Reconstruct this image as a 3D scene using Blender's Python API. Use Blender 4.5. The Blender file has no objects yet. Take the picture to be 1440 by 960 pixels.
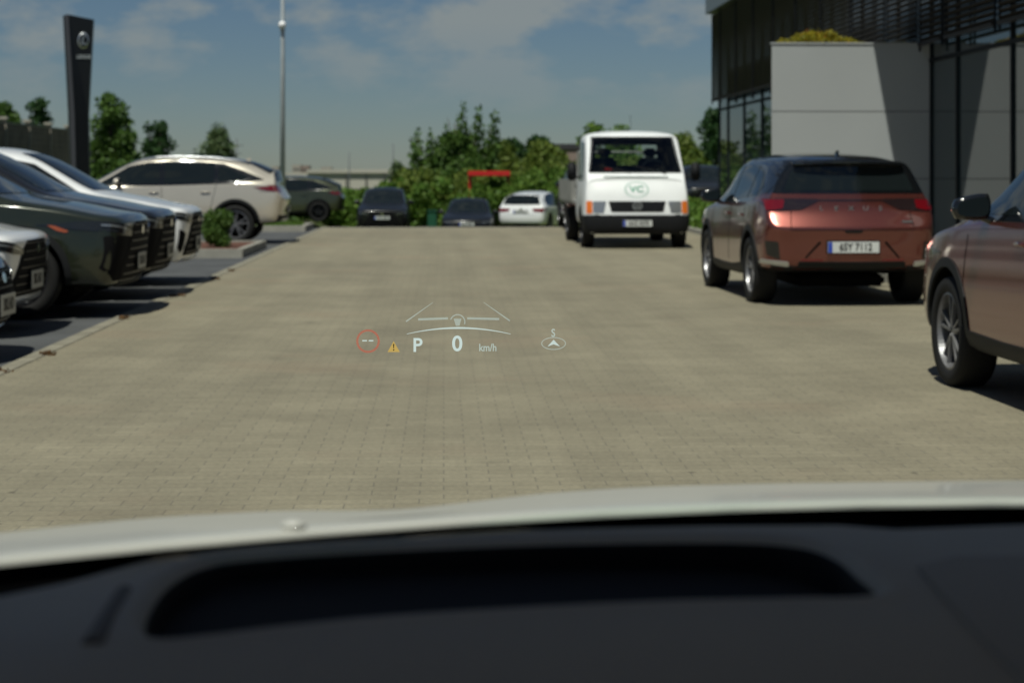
import bpy, bmesh, math, random
from mathutils import Vector, Matrix
from mathutils.bvhtree import BVHTree
R = math.radians
SC = bpy.context.scene
COL = SC.collection
random.seed(7)

# ------------------------------------------------------------------ camera, sky, sun, exposure
EYE = 1.33            # camera height (m)
F = 2500.0            # focal length in pixels of the 1440 px wide photograph
cam_d = bpy.data.cameras.new('camera')
cam = bpy.data.objects.new('camera', cam_d)
COL.objects.link(cam)
cam.location = (0, 0, EYE)
cam.rotation_euler = (R(90), 0, 0)
cam_d.sensor_width = 36.0
cam_d.lens = 36.0 * F / 1440.0
cam_d.shift_y = -(480 - 245) / 1440.0
cam_d.clip_start = 0.02
cam_d.clip_end = 6000
cam_d.dof.use_dof = True
cam_d.dof.focus_distance = 4.4
cam_d.dof.aperture_fstop = 62.5 / 11.0
SC.camera = cam

SUN_V = Vector((-0.16, -0.46, 1.0)).normalized()       # towards the sun
world = bpy.data.worlds.new('World')
SC.world = world
world.use_nodes = True
wt = world.node_tree
wt.nodes.clear()
def wn(t, **k):
    n = wt.nodes.new(t)
    for a, b in k.items(): setattr(n, a, b)
    return n
sky = wn('ShaderNodeTexSky', sky_type='NISHITA', sun_disc=False)
sky.sun_elevation = math.asin(SUN_V.z)
sky.sun_rotation = math.atan2(SUN_V.x, SUN_V.y)
sky.altitude = 250; sky.air_density = 1.0; sky.dust_density = 0.1; sky.ozone_density = 1.5
tc = wn('ShaderNodeTexCoord')
mp = wn('ShaderNodeMapping'); mp.inputs['Scale'].default_value = (15.0, 15.0, 34.0); mp.inputs['Location'].default_value = (1.7, 0.3, 0.15)
wt.links.new(tc.outputs['Generated'], mp.inputs['Vector'])
nz = wn('ShaderNodeTexNoise'); nz.inputs['Scale'].default_value = 1.0; nz.inputs['Detail'].default_value = 9; nz.inputs['Roughness'].default_value = 0.58
wt.links.new(mp.outputs[0], nz.inputs['Vector'])
cr = wn('ShaderNodeValToRGB'); cr.color_ramp.elements[0].position = 0.50; cr.color_ramp.elements[1].position = 0.655
# denser banks of cloud in a few directions (tangent of azimuth and elevation from the view axis)
sep0 = wn('ShaderNodeSeparateXYZ'); wt.links.new(tc.outputs['Generated'], sep0.inputs[0])
def wmath(op, a, b=None, c=None):
    n = wn('ShaderNodeMath', operation=op)
    for i, q in enumerate((a, b, c)):
        if q is None: continue
        if isinstance(q, (int, float)): n.inputs[i].default_value = q
        else: wt.links.new(q, n.inputs[i])
    return n.outputs[0]
uu = wmath('DIVIDE', sep0.outputs[0], sep0.outputs[1]); vv = wmath('DIVIDE', sep0.outputs[2], sep0.outputs[1])
acc = nz.outputs['Fac']
for cu_, cv_, ru_, rv_, am in ((-.062, .074, .095, .026, .13), (-.012, .090, .045, .018, .12), (.07, .080, .036, .020, .13), (-.172, .097, .03, .010, .12), (-.272, .056, .03, .009, .09), (-.20, .068, .03, .013, .07), (.02, .045, .12, .010, .04)):
    d = wmath('SQRT', wmath('ADD', wmath('POWER', wmath('ABSOLUTE', wmath('DIVIDE', wmath('SUBTRACT', uu, cu_), ru_)), 2.0), wmath('POWER', wmath('ABSOLUTE', wmath('DIVIDE', wmath('SUBTRACT', vv, cv_), rv_)), 2.0)))
    f1 = wn('ShaderNodeMapRange', interpolation_type='SMOOTHSTEP'); f1.inputs['From Min'].default_value = 1.25; f1.inputs['From Max'].default_value = 0.25; f1.inputs['To Min'].default_value = 0.0; f1.inputs['To Max'].default_value = am
    wt.links.new(d, f1.inputs['Value']); acc = wmath('ADD', acc, f1.outputs[0])
wt.links.new(acc, cr.inputs['Fac'])
# clouds thin out towards the horizon
sp = wn('ShaderNodeSeparateXYZ'); wt.links.new(tc.outputs['Generated'], sp.inputs[0])
mr = wn('ShaderNodeMapRange'); mr.inputs['From Min'].default_value = 0.025; mr.inputs['From Max'].default_value = 0.085; mr.inputs['To Min'].default_value = 0.12; mr.inputs['To Max'].default_value = 0.82
wt.links.new(sp.outputs['Z'], mr.inputs['Value'])
mm = wn('ShaderNodeMath', operation='MULTIPLY'); wt.links.new(cr.outputs['Color'], mm.inputs[0]); wt.links.new(mr.outputs[0], mm.inputs[1])
mx = wn('ShaderNodeMix', data_type='RGBA'); mx.inputs[7].default_value = (4.9, 5.2, 5.25, 1)
tint = wn('ShaderNodeMix', data_type='RGBA', blend_type='MULTIPLY'); tint.inputs[0].default_value = 1.0; tint.inputs[7].default_value = (0.48, 0.562, 0.695, 1)
wt.links.new(sky.outputs[0], tint.inputs[6])
wt.links.new(mm.outputs[0], mx.inputs[0]); wt.links.new(tint.outputs[2], mx.inputs[6])
bg = wn('ShaderNodeBackground'); bg.inputs['Strength'].default_value = 0.055
out = wn('ShaderNodeOutputWorld')
wt.links.new(mx.outputs[2], bg.inputs['Color']); wt.links.new(bg.outputs[0], out.inputs[0])

sun_d = bpy.data.lights.new('sun', 'SUN'); sun_d.energy = 4.1; sun_d.angle = R(0.53); sun_d.color = (1.0, 0.95, 0.86)
sun = bpy.data.objects.new('sun', sun_d); COL.objects.link(sun)
sun.rotation_euler = SUN_V.to_track_quat('Z', 'Y').to_euler()
vs = SC.view_settings
SC.display_settings.display_device = 'sRGB'
vs.view_transform = 'Standard'; vs.look = 'None'; vs.gamma = 1; vs.use_curve_mapping = False
vs.exposure = 0.0
SC.cycles.use_denoising = True
SC.cycles.max_bounces = 8
SC.cycles.transparent_max_bounces = 12
SC.cycles.sample_clamp_indirect = 6

# ------------------------------------------------------------------ helpers
def px(x, y, d):
    """point seen at photo pixel (x, y) at distance d ahead"""
    return Vector(((x - 720) / F * d, d, EYE - (y - 245) / F * d))
YAW = R(2.2)
K = F / 2200.0        # depths below were first measured for a shorter lens
AX = Vector((-math.sin(YAW), math.cos(YAW), 0)); NX = Vector((math.cos(YAW), math.sin(YAW), 0))
def lot(L, t, z=0.0):
    v = NX * L + AX * t * K
    return Vector((v.x, v.y, z))

def tag(o, label=None, cat=None, group=None, kind=None):
    for k, v in (('label', label), ('category', cat), ('group', group), ('kind', kind)):
        if v: o[k] = v
    return o
def empty(name, loc=(0, 0, 0), rz=0.0, parent=None):
    o = bpy.data.objects.new(name, None); COL.objects.link(o)
    o.empty_display_size = 0.2
    o.location = loc; o.rotation_euler = (0, 0, rz)
    if parent: o.parent = parent
    return o
def link(name, me, mats, parent=None, smooth=False):
    if not isinstance(mats, (list, tuple)): mats = [mats]
    for m in mats: me.materials.append(m)
    if smooth:
        me.polygons.foreach_set('use_smooth', [True] * len(me.polygons)); me.update()
    o = bpy.data.objects.new(name, me); COL.objects.link(o)
    if parent: o.parent = parent
    return o
def mesh(name, bm, mats, parent=None, smooth=False):
    me = bpy.data.meshes.new(name); bm.normal_update(); bm.to_mesh(me); bm.free()
    return link(name, me, mats, parent, smooth)
def pyd(name, vs_, fs, mats, parent=None, smooth=False):
    me = bpy.data.meshes.new(name); me.from_pydata([tuple(v) for v in vs_], [], fs); me.update()
    return link(name, me, mats, parent, smooth)
def bx(bm, c, s, rot=None, bev=0.0):
    r = bmesh.ops.create_cube(bm, size=1.0)
    vv = r['verts']
    bmesh.ops.scale(bm, vec=s, verts=vv)
    if bev > 0:
        es = list({e for v in vv for e in v.link_edges})
        g = bmesh.ops.bevel(bm, geom=es, offset=bev, segments=2, affect='EDGES', clamp_overlap=True)
        vv = list({v for f in g['faces'] for v in f.verts} | {v for v in vv if v.is_valid})
    if rot is not None: bmesh.ops.transform(bm, matrix=rot, verts=vv)
    bmesh.ops.translate(bm, vec=c, verts=vv)
    return vv
def box(name, c, s, m, parent=None, bev=0.0, rot=None):
    bm = bmesh.new(); bx(bm, c, s, rot, bev); return mesh(name, bm, m, parent)
def tube(bm, pts, r, n=8, r2=None):
    pts = [Vector(p) for p in pts]; rings = []
    for i, p in enumerate(pts):
        d = (pts[min(i + 1, len(pts) - 1)] - pts[max(i - 1, 0)]).normalized()
        a = d.orthogonal().normalized() if i == 0 else (a - d * a.dot(d)).normalized()
        b = d.cross(a)
        rr = r if r2 is None else r + (r2 - r) * i / (len(pts) - 1)
        rings.append([bm.verts.new(p + (a * math.cos(2 * math.pi * k / n) + b * math.sin(2 * math.pi * k / n)) * rr) for k in range(n)])
    for i in range(len(rings) - 1):
        for k in range(n):
            bm.faces.new((rings[i][k], rings[i][(k + 1) % n], rings[i + 1][(k + 1) % n], rings[i + 1][k]))
    bm.faces.new(rings[0][::-1]); bm.faces.new(rings[-1])
def lathe(bm, prof, n=40, axis='Y', c=(0, 0, 0)):
    """prof: (radius, offset along axis), closed loop around the axis"""
    rings = []
    for k in range(n):
        a = 2 * math.pi * k / n
        ring = []
        for r, h in prof:
            if axis == 'Y': p = (r * math.cos(a), h, r * math.sin(a))
            else: p = (r * math.cos(a), r * math.sin(a), h)
            ring.append(bm.verts.new(Vector(p) + Vector(c)))
        rings.append(ring)
    for k in range(n):
        A, B = rings[k], rings[(k + 1) % n]
        for i in range(len(prof) - 1):
            bm.faces.new((A[i], A[i + 1], B[i + 1], B[i]))
def prism(name, poly, z0, z1, m, parent=None):
    """poly in world/local xy, extruded z0..z1"""
    bm = bmesh.new()
    a = [bm.verts.new((p[0], p[1], z0)) for p in poly]; b = [bm.verts.new((p[0], p[1], z1)) for p in poly]
    n = len(poly)
    bm.faces.new(a[::-1]); bm.faces.new(b)
    for i in range(n): bm.faces.new((a[i], a[(i + 1) % n], b[(i + 1) % n], b[i]))
    bmesh.ops.recalc_face_normals(bm, faces=bm.faces)
    return mesh(name, bm, m, parent)
def text_mesh(name, s, size, m, parent, mat, depth=0.001, align='CENTER', sx=1.0):
    """text in its local xy plane, placed by matrix `mat` (relative to parent)"""
    cu = bpy.data.curves.new('lettering', 'FONT'); cu.body = s; cu.size = size; cu.extrude = depth; cu.align_x = align; cu.align_y = 'CENTER'; cu.offset = size * 0.018
    to = bpy.data.objects.new('lettering_source', cu); COL.objects.link(to)
    dg = bpy.context.evaluated_depsgraph_get()
    me = bpy.data.meshes.new_from_object(to.evaluated_get(dg))
    bpy.data.objects.remove(to)
    me.transform(mat @ Matrix.Diagonal((sx, 1, 1, 1)))
    me.name = name; me.materials.clear()
    return link(name, me, m, parent)

# ------------------------------------------------------------------ materials
def nt(name):
    m = bpy.data.materials.new(name); m.use_nodes = True
    return m, m.node_tree, m.node_tree.nodes['Principled BSDF']
def mat(name, col, rough=0.5, metal=0.0, coat=0.0, spec=0.5, var=0.0, vscale=3.0, bump=0.0, bscale=60.0):
    m, t, p = nt(name)
    p.inputs['Roughness'].default_value = rough; p.inputs['Metallic'].default_value = metal
    p.inputs['Coat Weight'].default_value = coat; p.inputs['Coat Roughness'].default_value = 0.07
    p.inputs['Specular IOR Level'].default_value = spec
    tcn = t.nodes.new('ShaderNodeTexCoord')
    n = t.nodes.new('ShaderNodeTexNoise'); n.inputs['Scale'].default_value = vscale; n.inputs['Detail'].default_value = 5
    t.links.new(tcn.outputs['Object'], n.inputs['Vector'])
    r = t.nodes.new('ShaderNodeMix'); r.data_type = 'RGBA'
    c = Vector(col)
    v = max(var, 0.03)
    r.inputs[6].default_value = (*(c * (1 - v)), 1); r.inputs[7].default_value = (*(c * (1 + v)), 1)
    mrn = t.nodes.new('ShaderNodeMapRange'); mrn.inputs['From Min'].default_value = 0.35; mrn.inputs['From Max'].default_value = 0.65
    t.links.new(n.outputs['Fac'], mrn.inputs['Value']); t.links.new(mrn.outputs[0], r.inputs[0])
    t.links.new(r.outputs[2], p.inputs['Base Color'])
    if bump > 0:
        n2 = t.nodes.new('ShaderNodeTexNoise'); n2.inputs['Scale'].default_value = bscale; n2.inputs['Detail'].default_value = 4
        t.links.new(tcn.outputs['Object'], n2.inputs['Vector'])
        b = t.nodes.new('ShaderNodeBump'); b.inputs['Strength'].default_value = bump; b.inputs['Distance'].default_value = 0.01
        t.links.new(n2.outputs['Fac'], b.inputs['Height']); t.links.new(b.outputs[0], p.inputs['Normal'])
    return m
def paint(name, col, metal=0.5, rough=0.35):
    m = mat(name, col, rough=rough, metal=metal, coat=1.0, var=0.03, vscale=1.5)
    return m
def emit(name, col, s, alpha=1.0):
    m = bpy.data.materials.new(name); m.use_nodes = True; t = m.node_tree; t.nodes.clear()
    e = t.nodes.new('ShaderNodeEmission'); e.inputs[0].default_value = (*col, 1); e.inputs[1].default_value = s
    o = t.nodes.new('ShaderNodeOutputMaterial')
    if alpha < 1:
        tr = t.nodes.new('ShaderNodeBsdfTransparent'); x = t.nodes.new('ShaderNodeMixShader'); x.inputs[0].default_value = alpha
        t.links.new(tr.outputs[0], x.inputs[1]); t.links.new(e.outputs[0], x.inputs[2]); t.links.new(x.outputs[0], o.inputs[0])
    else: t.links.new(e.outputs[0], o.inputs[0])
    return m
def thin_glass(name, tintc=(0.8, 0.87, 0.85), refl=1.0, ior=1.5, gcol=(1, 1, 1)):
    m = bpy.data.materials.new(name); m.use_nodes = True; t = m.node_tree; t.nodes.clear()
    tr = t.nodes.new('ShaderNodeBsdfTransparent'); tr.inputs[0].default_value = (*tintc, 1)
    gl = t.nodes.new('ShaderNodeBsdfGlossy'); gl.inputs['Roughness'].default_value = 0.01; gl.inputs[0].default_value = (*gcol, 1)
    fr = t.nodes.new('ShaderNodeFresnel'); fr.inputs[0].default_value = ior
    x = t.nodes.new('ShaderNodeMixShader'); o = t.nodes.new('ShaderNodeOutputMaterial')
    ml = t.nodes.new('ShaderNodeMath'); ml.operation = 'MULTIPLY_ADD'; ml.inputs[1].default_value = refl; ml.inputs[2].default_value = 0.0; ml.use_clamp = True
    t.links.new(fr.outputs[0], ml.inputs[0]); t.links.new(ml.outputs[0], x.inputs[0])
    t.links.new(tr.outputs[0], x.inputs[1]); t.links.new(gl.outputs[0], x.inputs[2]); t.links.new(x.outputs[0], o.inputs[0])
    return m

M = {}
M['black'] = mat('black_plastic', (0.012, 0.013, 0.014), 0.6, spec=0.25)
M['grille'] = mat('grille_black', (0.006, 0.006, 0.007), 0.8, spec=0.12)
M['gloss_black'] = mat('gloss_black', (0.006, 0.007, 0.008), 0.12, coat=0.6)
M['void'] = mat('arch_lining', (0.004, 0.004, 0.004), 0.9, spec=0.1)
M['tyre'] = mat('tyre_rubber', (0.012, 0.012, 0.012), 0.75, spec=0.3, bump=0.3, bscale=80)
M['rim'] = mat('alloy', (0.26, 0.26, 0.27), 0.38, metal=0.6)
M['rim_dark'] = mat('dark_alloy', (0.03, 0.03, 0.035), 0.35, metal=0.5)
M['rim_deep'] = mat('brake_disc', (0.02, 0.02, 0.02), 0.6, metal=0.3)
M['chrome'] = mat('chrome', (0.8, 0.8, 0.8), 0.08, metal=1.0)
M['satin'] = mat('satin_silver', (0.62, 0.64, 0.65), 0.3, metal=0.8)
M['glass'] = mat('car_glass', (0.010, 0.014, 0.015), 0.03, coat=0.0, spec=0.45)
M['red_lens'] = mat('red_lens', (0.15, 0.004, 0.008), 0.12, coat=1.0)
M['dark_lens'] = mat('smoked_lens', (0.02, 0.012, 0.013), 0.1, coat=1.0)
M['lamp_lens'] = mat('lamp_lens', (0.018, 0.02, 0.022), 0.12, coat=0.4)
M['clear_lamp'] = mat('reflector_lamp', (0.40, 0.42, 0.43), 0.15, metal=0.6, coat=1.0)
M['amber'] = mat('amber_lens', (0.75, 0.18, 0.02), 0.2, coat=1.0)
M['marker_lens'] = mat('marker_lens', (0.35, 0.08, 0.03), 0.3, coat=0.5)
M['plate'] = mat('plate_white', (0.62, 0.64, 0.62), 0.4)
M['plate_card'] = mat('dealer_card', (0.42, 0.42, 0.38), 0.5)
M['plate_blue'] = mat('plate_blue', (0.03, 0.07, 0.42), 0.4)
M['plate_ink'] = mat('plate_ink', (0.01, 0.01, 0.012), 0.5)
M['copper'] = paint('copper_paint', (0.20, 0.058, 0.045), 0.7, 0.25)
M['white_paint'] = paint('white_paint', (0.85, 0.86, 0.86), 0.0, 0.3)
M['beige_paint'] = paint('champagne_paint', (0.60, 0.55, 0.46), 0.4, 0.24)
M['green_paint'] = paint('dark_green_paint', (0.020, 0.025, 0.012), 0.3, 0.3)
M['olive_paint'] = paint('olive_paint', (0.060, 0.068, 0.038), 0.5, 0.28)
M['graphite'] = paint('graphite_paint', (0.013, 0.014, 0.016), 0.3, 0.3)
M['navy_paint'] = paint('navy_paint', (0.008, 0.010, 0.022), 0.3, 0.25)
M['black_paint'] = mat('black_paint', (0.008, 0.009, 0.010), 0.3, coat=0.25, spec=0.3)
M['own_paint'] = mat('silver_beige_paint', (0.47, 0.47, 0.43), 0.38, coat=0.35)
M['van_white'] = mat('van_white', (0.84, 0.86, 0.86), 0.35, coat=0.3)
M['van_grey'] = mat('side_board_grey', (0.30, 0.30, 0.28), 0.5, metal=0.3, var=0.15)
M['van_black'] = mat('van_bumper', (0.012, 0.013, 0.015), 0.65, spec=0.2)
M['seat'] = mat('seat_cloth', (0.015, 0.018, 0.022), 0.9)
M['leaf_ink'] = mat('green_lettering', (0.02, 0.30, 0.17), 0.5)
M['pale_ink'] = mat('pale_green_ring', (0.45, 0.62, 0.55), 0.5)
M['slit'] = mat('dark_green_slit', (0.01, 0.045, 0.035), 0.5)
M['dash'] = mat('dashboard_vinyl', (0.30, 0.27, 0.225), 0.7, spec=0.3, bump=0.08, bscale=300)
M['dash_pad'] = mat('dashboard_pad', (0.26, 0.235, 0.20), 0.75, spec=0.2)
M['dash_pad2'] = mat('dashboard_slot', (0.12, 0.11, 0.10), 0.75, spec=0.2)
M['dash_black'] = mat('dashboard_black', (0.004, 0.004, 0.005), 0.7, spec=0.2)
M['dash_floor'] = mat('display_cover', (0.075, 0.060, 0.045), 0.5, spec=0.5)
M['headliner'] = mat('headliner', (0.60, 0.58, 0.55), 0.9)
M['cabin'] = mat('cabin_trim', (0.02, 0.02, 0.022), 0.8)
M['panel'] = mat('facade_panel', (0.37, 0.39, 0.395), 0.5, metal=0.0, var=0.03, vscale=0.7)
M['panel_joint'] = mat('panel_joint', (0.08, 0.08, 0.08), 0.8)
M['mullion'] = mat('mullion', (0.010, 0.013, 0.016), 0.65, spec=0.15)
M['slat'] = mat('louvre_slat', (0.032, 0.028, 0.024), 0.6, spec=0.2)
M['fascia'] = mat('fascia_metal', (0.22, 0.25, 0.27), 0.45, metal=0.3)
M['pole'] = mat('galvanised_pole', (0.42, 0.46, 0.48), 0.5, metal=0.0, var=0.1)
M['mast'] = mat('mast_steel', (0.10, 0.11, 0.12), 0.6)
M['dome'] = mat('white_dome', (0.85, 0.85, 0.85), 0.3)
M['totem'] = mat('totem_black', (0.008, 0.009, 0.011), 0.3, coat=0.1, spec=0.3)
M['totem_strip'] = mat('totem_strip', (0.07, 0.07, 0.08), 0.4, metal=0.3)
M['kerb'] = mat('kerb_concrete', (0.30, 0.29, 0.25), 0.85, var=0.12, vscale=4, bump=0.3)
M['edging'] = mat('edging_concrete', (0.235, 0.218, 0.165), 0.85, var=0.15, vscale=3, bump=0.3)
M['asphalt'] = mat('asphalt', (0.075, 0.078, 0.080), 0.85, var=0.18, vscale=1.2, bump=0.5, bscale=90)
M['mulch'] = mat('bark_mulch', (0.11, 0.045, 0.028), 0.9, var=0.4, vscale=25, bump=1.0, bscale=60)
M['soil'] = mat('rough_grass', (0.075, 0.095, 0.022), 0.95, var=0.35, vscale=0.6, bump=0.6, bscale=8)
M['bark'] = mat('bark', (0.07, 0.055, 0.04), 0.9, var=0.3, vscale=8, bump=0.5)
M['barrier'] = mat('barrier_board', (0.17, 0.135, 0.10), 0.85, var=0.2, vscale=1.0)
M['barrier_post'] = mat('barrier_post', (0.30, 0.27, 0.22), 0.85, var=0.15)
M['cap'] = mat('cap_stone', (0.35, 0.33, 0.28), 0.85)
M['warehouse'] = mat('warehouse_cladding', (0.45, 0.43, 0.37), 0.8, var=0.08, vscale=0.08)
M['block'] = mat('tower_render', (0.42, 0.38, 0.33), 0.8, var=0.2, vscale=0.1)
M['block_dark'] = mat('tower_brown', (0.25, 0.19, 0.16), 0.8)  # brown base colour of one tower and the house wall
M['win_dark'] = mat('tower_window', (0.05, 0.06, 0.07), 0.3)
M['red'] = mat('red_steel', (0.55, 0.02, 0.018), 0.45)
M['dark_roof'] = mat('dark_roof', (0.035, 0.035, 0.04), 0.7)
M['bin_green'] = mat('bin_green', (0.01, 0.08, 0.04), 0.5)

def leaf_mat(name, c1, c2, c3=None):
    m = bpy.data.materials.new(name); m.use_nodes = True; t = m.node_tree; p = t.nodes['Principled BSDF']
    g = t.nodes.new('ShaderNodeNewGeometry'); r = t.nodes.new('ShaderNodeValToRGB')
    r.color_ramp.elements[0].color = (*c1, 1); r.color_ramp.elements[1].color = (*c2, 1)
    if c3:
        e = r.color_ramp.elements.new(0.88); e.color = (*c2, 1); r.color_ramp.elements[-1].color = (*c3, 1)
    t.links.new(g.outputs['Random Per Island'], r.inputs[0]); t.links.new(r.outputs[0], p.inputs['Base Color'])
    p.inputs['Roughness'].default_value = 0.55; p.inputs['Specular IOR Level'].default_value = 0.3
    tr = t.nodes.new('ShaderNodeBsdfTranslucent'); t.links.new(r.outputs[0], tr.inputs[0])
    x = t.nodes.new('ShaderNodeMixShader'); x.inputs[0].default_value = 0.3
    o = t.nodes['Material Output']
    t.links.new(p.outputs[0], x.inputs[1]); t.links.new(tr.outputs[0], x.inputs[2]); t.links.new(x.outputs[0], o.inputs[0])
    return m
M['leaf_mid'] = leaf_mat('leaves_mid', (0.044, 0.101, 0.019), (0.111, 0.194, 0.035))
M['leaf_dark'] = leaf_mat('leaves_dark', (0.020, 0.057, 0.019), (0.050, 0.111, 0.029))
M['leaf_yellow'] = leaf_mat('leaves_yellow', (0.077, 0.135, 0.022), (0.172, 0.219, 0.035))
M['leaf_bright'] = leaf_mat('leaves_bright', (0.073, 0.160, 0.022), (0.163, 0.261, 0.042))
M['leaf_pale'] = leaf_mat('leaves_pale', (0.066, 0.118, 0.047), (0.134, 0.186, 0.072))
M['sedum'] = leaf_mat('sedum', (0.14, 0.17, 0.02), (0.42, 0.34, 0.02), (0.42, 0.12, 0.03))

M['litter'] = leaf_mat('dead_leaves', (0.10, 0.045, 0.02), (0.20, 0.12, 0.05))
# paving: concrete blocks with joints, stains
def paving_mat():
    m, t, p = nt('concrete_paving')
    N = t.nodes.new; Lk = t.links.new
    tcn = N('ShaderNodeTexCoord')
    def noise(sc, det=5, rough=0.55, vec=None):
        n = N('ShaderNodeTexNoise'); n.inputs['Scale'].default_value = sc; n.inputs['Detail'].default_value = det; n.inputs['Roughness'].default_value = rough
        Lk(vec or tcn.outputs['Object'], n.inputs['Vector']); return n
    b = N('ShaderNodeTexBrick'); Lk(tcn.outputs['Object'], b.inputs['Vector'])
    b.inputs['Scale'].default_value = 1.0; b.inputs['Brick Width'].default_value = 0.20; b.inputs['Row Height'].default_value = 0.10
    b.inputs['Mortar Size'].default_value = 0.0035; b.inputs['Mortar Smooth'].default_value = 0.3; b.inputs['Bias'].default_value = 0.0
    b.inputs['Color1'].default_value = (0.232, 0.208, 0.143, 1); b.inputs['Color2'].default_value = (0.262, 0.235, 0.162, 1); b.inputs['Mortar'].default_value = (0.165, 0.150, 0.112, 1)
    big = noise(0.22, 4); mid = noise(1.3, 6, 0.62); fine = noise(38, 4)
    mpn = N('ShaderNodeMapping'); mpn.inputs['Scale'].default_value = (0.10, 0.75, 1); Lk(tcn.outputs['Object'], mpn.inputs['Vector'])
    band = noise(1.0, 4, 0.5, mpn.outputs[0])
    def mul(a, bsock, lo, hi, f0=0.35, f1=0.65):
        r = N('ShaderNodeMapRange'); r.inputs['From Min'].default_value = f0; r.inputs['From Max'].default_value = f1
        r.inputs['To Min'].default_value = lo; r.inputs['To Max'].default_value = hi; Lk(bsock, r.inputs['Value'])
        x = N('ShaderNodeMix'); x.data_type = 'RGBA'; x.blend_type = 'MULTIPLY'; x.inputs[0].default_value = 1.0
        Lk(a, x.inputs[6]); Lk(r.outputs[0], x.inputs[7]); return x.outputs[2]
    c = mul(b.outputs['Color'], big.outputs['Fac'], 0.92, 1.07)
    c = mul(c, mid.outputs['Fac'], 0.90, 1.07)
    c = mul(c, fine.outputs['Fac'], 0.88, 1.10)
    c = mul(c, band.outputs['Fac'], 0.965, 1.03)
    mp2 = N('ShaderNodeMapping'); mp2.inputs['Scale'].default_value = (2.2, 0.10, 1); Lk(tcn.outputs['Object'], mp2.inputs['Vector'])
    trk = noise(1.0, 3, 0.5, mp2.outputs[0]); c = mul(c, trk.outputs['Fac'], 0.92, 1.03, .40, .62)
    sp_ = noise(1.9, 2, 0.4); c = mul(c, sp_.outputs['Fac'], 1.0, 0.80, .70, .78)
    # dark joint specks where corners have opened
    v = N('ShaderNodeTexVoronoi'); v.inputs['Scale'].default_value = 3.0; Lk(tcn.outputs['Object'], v.inputs['Vector'])
    c = mul(c, v.outputs['Distance'], 0.45, 1.0, 0.02, 0.07)
    # warm rusty patches
    w = noise(0.55, 3); rr = N('ShaderNodeMapRange'); rr.inputs['From Min'].default_value = 0.56; rr.inputs['From Max'].default_value = 0.72; rr.inputs['To Max'].default_value = 0.35
    Lk(w.outputs['Fac'], rr.inputs['Value'])
    x = N('ShaderNodeMix'); x.data_type = 'RGBA'; x.inputs[7].default_value = (0.25, 0.185, 0.125, 1); Lk(rr.outputs[0], x.inputs[0]); Lk(c, x.inputs[6])
    Lk(x.outputs[2], p.inputs['Base Color']); p.inputs['Roughness'].default_value = 0.85
    bp = N('ShaderNodeBump'); bp.inputs['Strength'].default_value = 0.35; bp.inputs['Distance'].default_value = 0.004; bp.invert = True
    Lk(b.outputs['Fac'], bp.inputs['Height']); Lk(bp.outputs[0], p.inputs['Normal'])
    return m
M['paving'] = paving_mat()

# ------------------------------------------------------------------ ground
def sheet(name, pts, z, m, kind='structure'):
    o = pyd(name, [(p[0], p[1], z) for p in pts], [list(range(len(pts)))], m)
    return tag(o, kind=kind)
def lot_sheet(name, rects, z, m):
    """polygon given in lot coordinates; the object is turned with the lot so its texture runs along it"""
    o = pyd(name, [(L, t * K, z) for L, t in rects], [list(range(len(rects)))], m)
    o.rotation_euler = (0, 0, YAW)
    return tag(o, kind='structure')
# terrain: level under the car park, a drop behind its far edge, then falling away to the plain
def terrain():
    ts = [-60, 39.2, 42.5, 48.0, 66.0, 90, 150, 220, 600, 5500]
    zs = [-0.03, -0.03, -0.45, -0.82, -0.85, -1.6, -4.0, -6.0, -6.5, -7.0]
    Ls = [-2500, -400, -100, -30, -5.0, -4.2, 0, 4.6, 6.2, 30, 100, 400, 2500]
    v = []; f = []
    for i, t_ in enumerate(ts):
        for L in Ls: v.append(lot(L, t_, max(zs[i], -.06) if (6 < L < 50 and t_ < 70) else (max(zs[i], -.40) if L < -4.5 and t_ < 70 else zs[i])))
    n = len(Ls)
    for i in range(len(ts) - 1):
        for j in range(n - 1): f.append((i * n + j, i * n + j + 1, (i + 1) * n + j + 1, (i + 1) * n + j))
    tag(pyd('ground', v, f, M['soil']), kind='structure')
terrain()
EDGE = -2.92      # lateral position of the border between paving and parking bays
lot_sheet('paving', [(EDGE, -12), (26, -12), (26, 39), (EDGE, 39)], 0.0, M['paving'])
lot_sheet('parking_asphalt', [(-34, -12), (EDGE - 0.14, -12), (EDGE - 0.14, 39), (-34, 39)], -0.012, M['asphalt'])
def lot_box(name, L0, L1, t0, t1, z0, z1, m, bev=0.0, parent=None):
    bm = bmesh.new(); bx(bm, ((L0 + L1) / 2, (t0 + t1) / 2 * K, (z0 + z1) / 2), (L1 - L0, (t1 - t0) * K, z1 - z0), bev=bev)
    o = mesh(name, bm, m, parent)
    if parent is None: o.rotation_euler = (0, 0, YAW)
    return o
# flush edging stones along the bays
bm = bmesh.new()
t_ = -12.0
while t_ < 44.2:
    bx(bm, (EDGE - 0.07, t_ + 0.5, -0.045), (0.136, 0.985, 0.10 + random.uniform(-0.003, 0.004)), bev=0.006); t_ += 1.0
o = mesh('kerb', bm, M['edging']); o.rotation_euler = (0, 0, YAW); tag(o, kind='structure')
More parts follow.
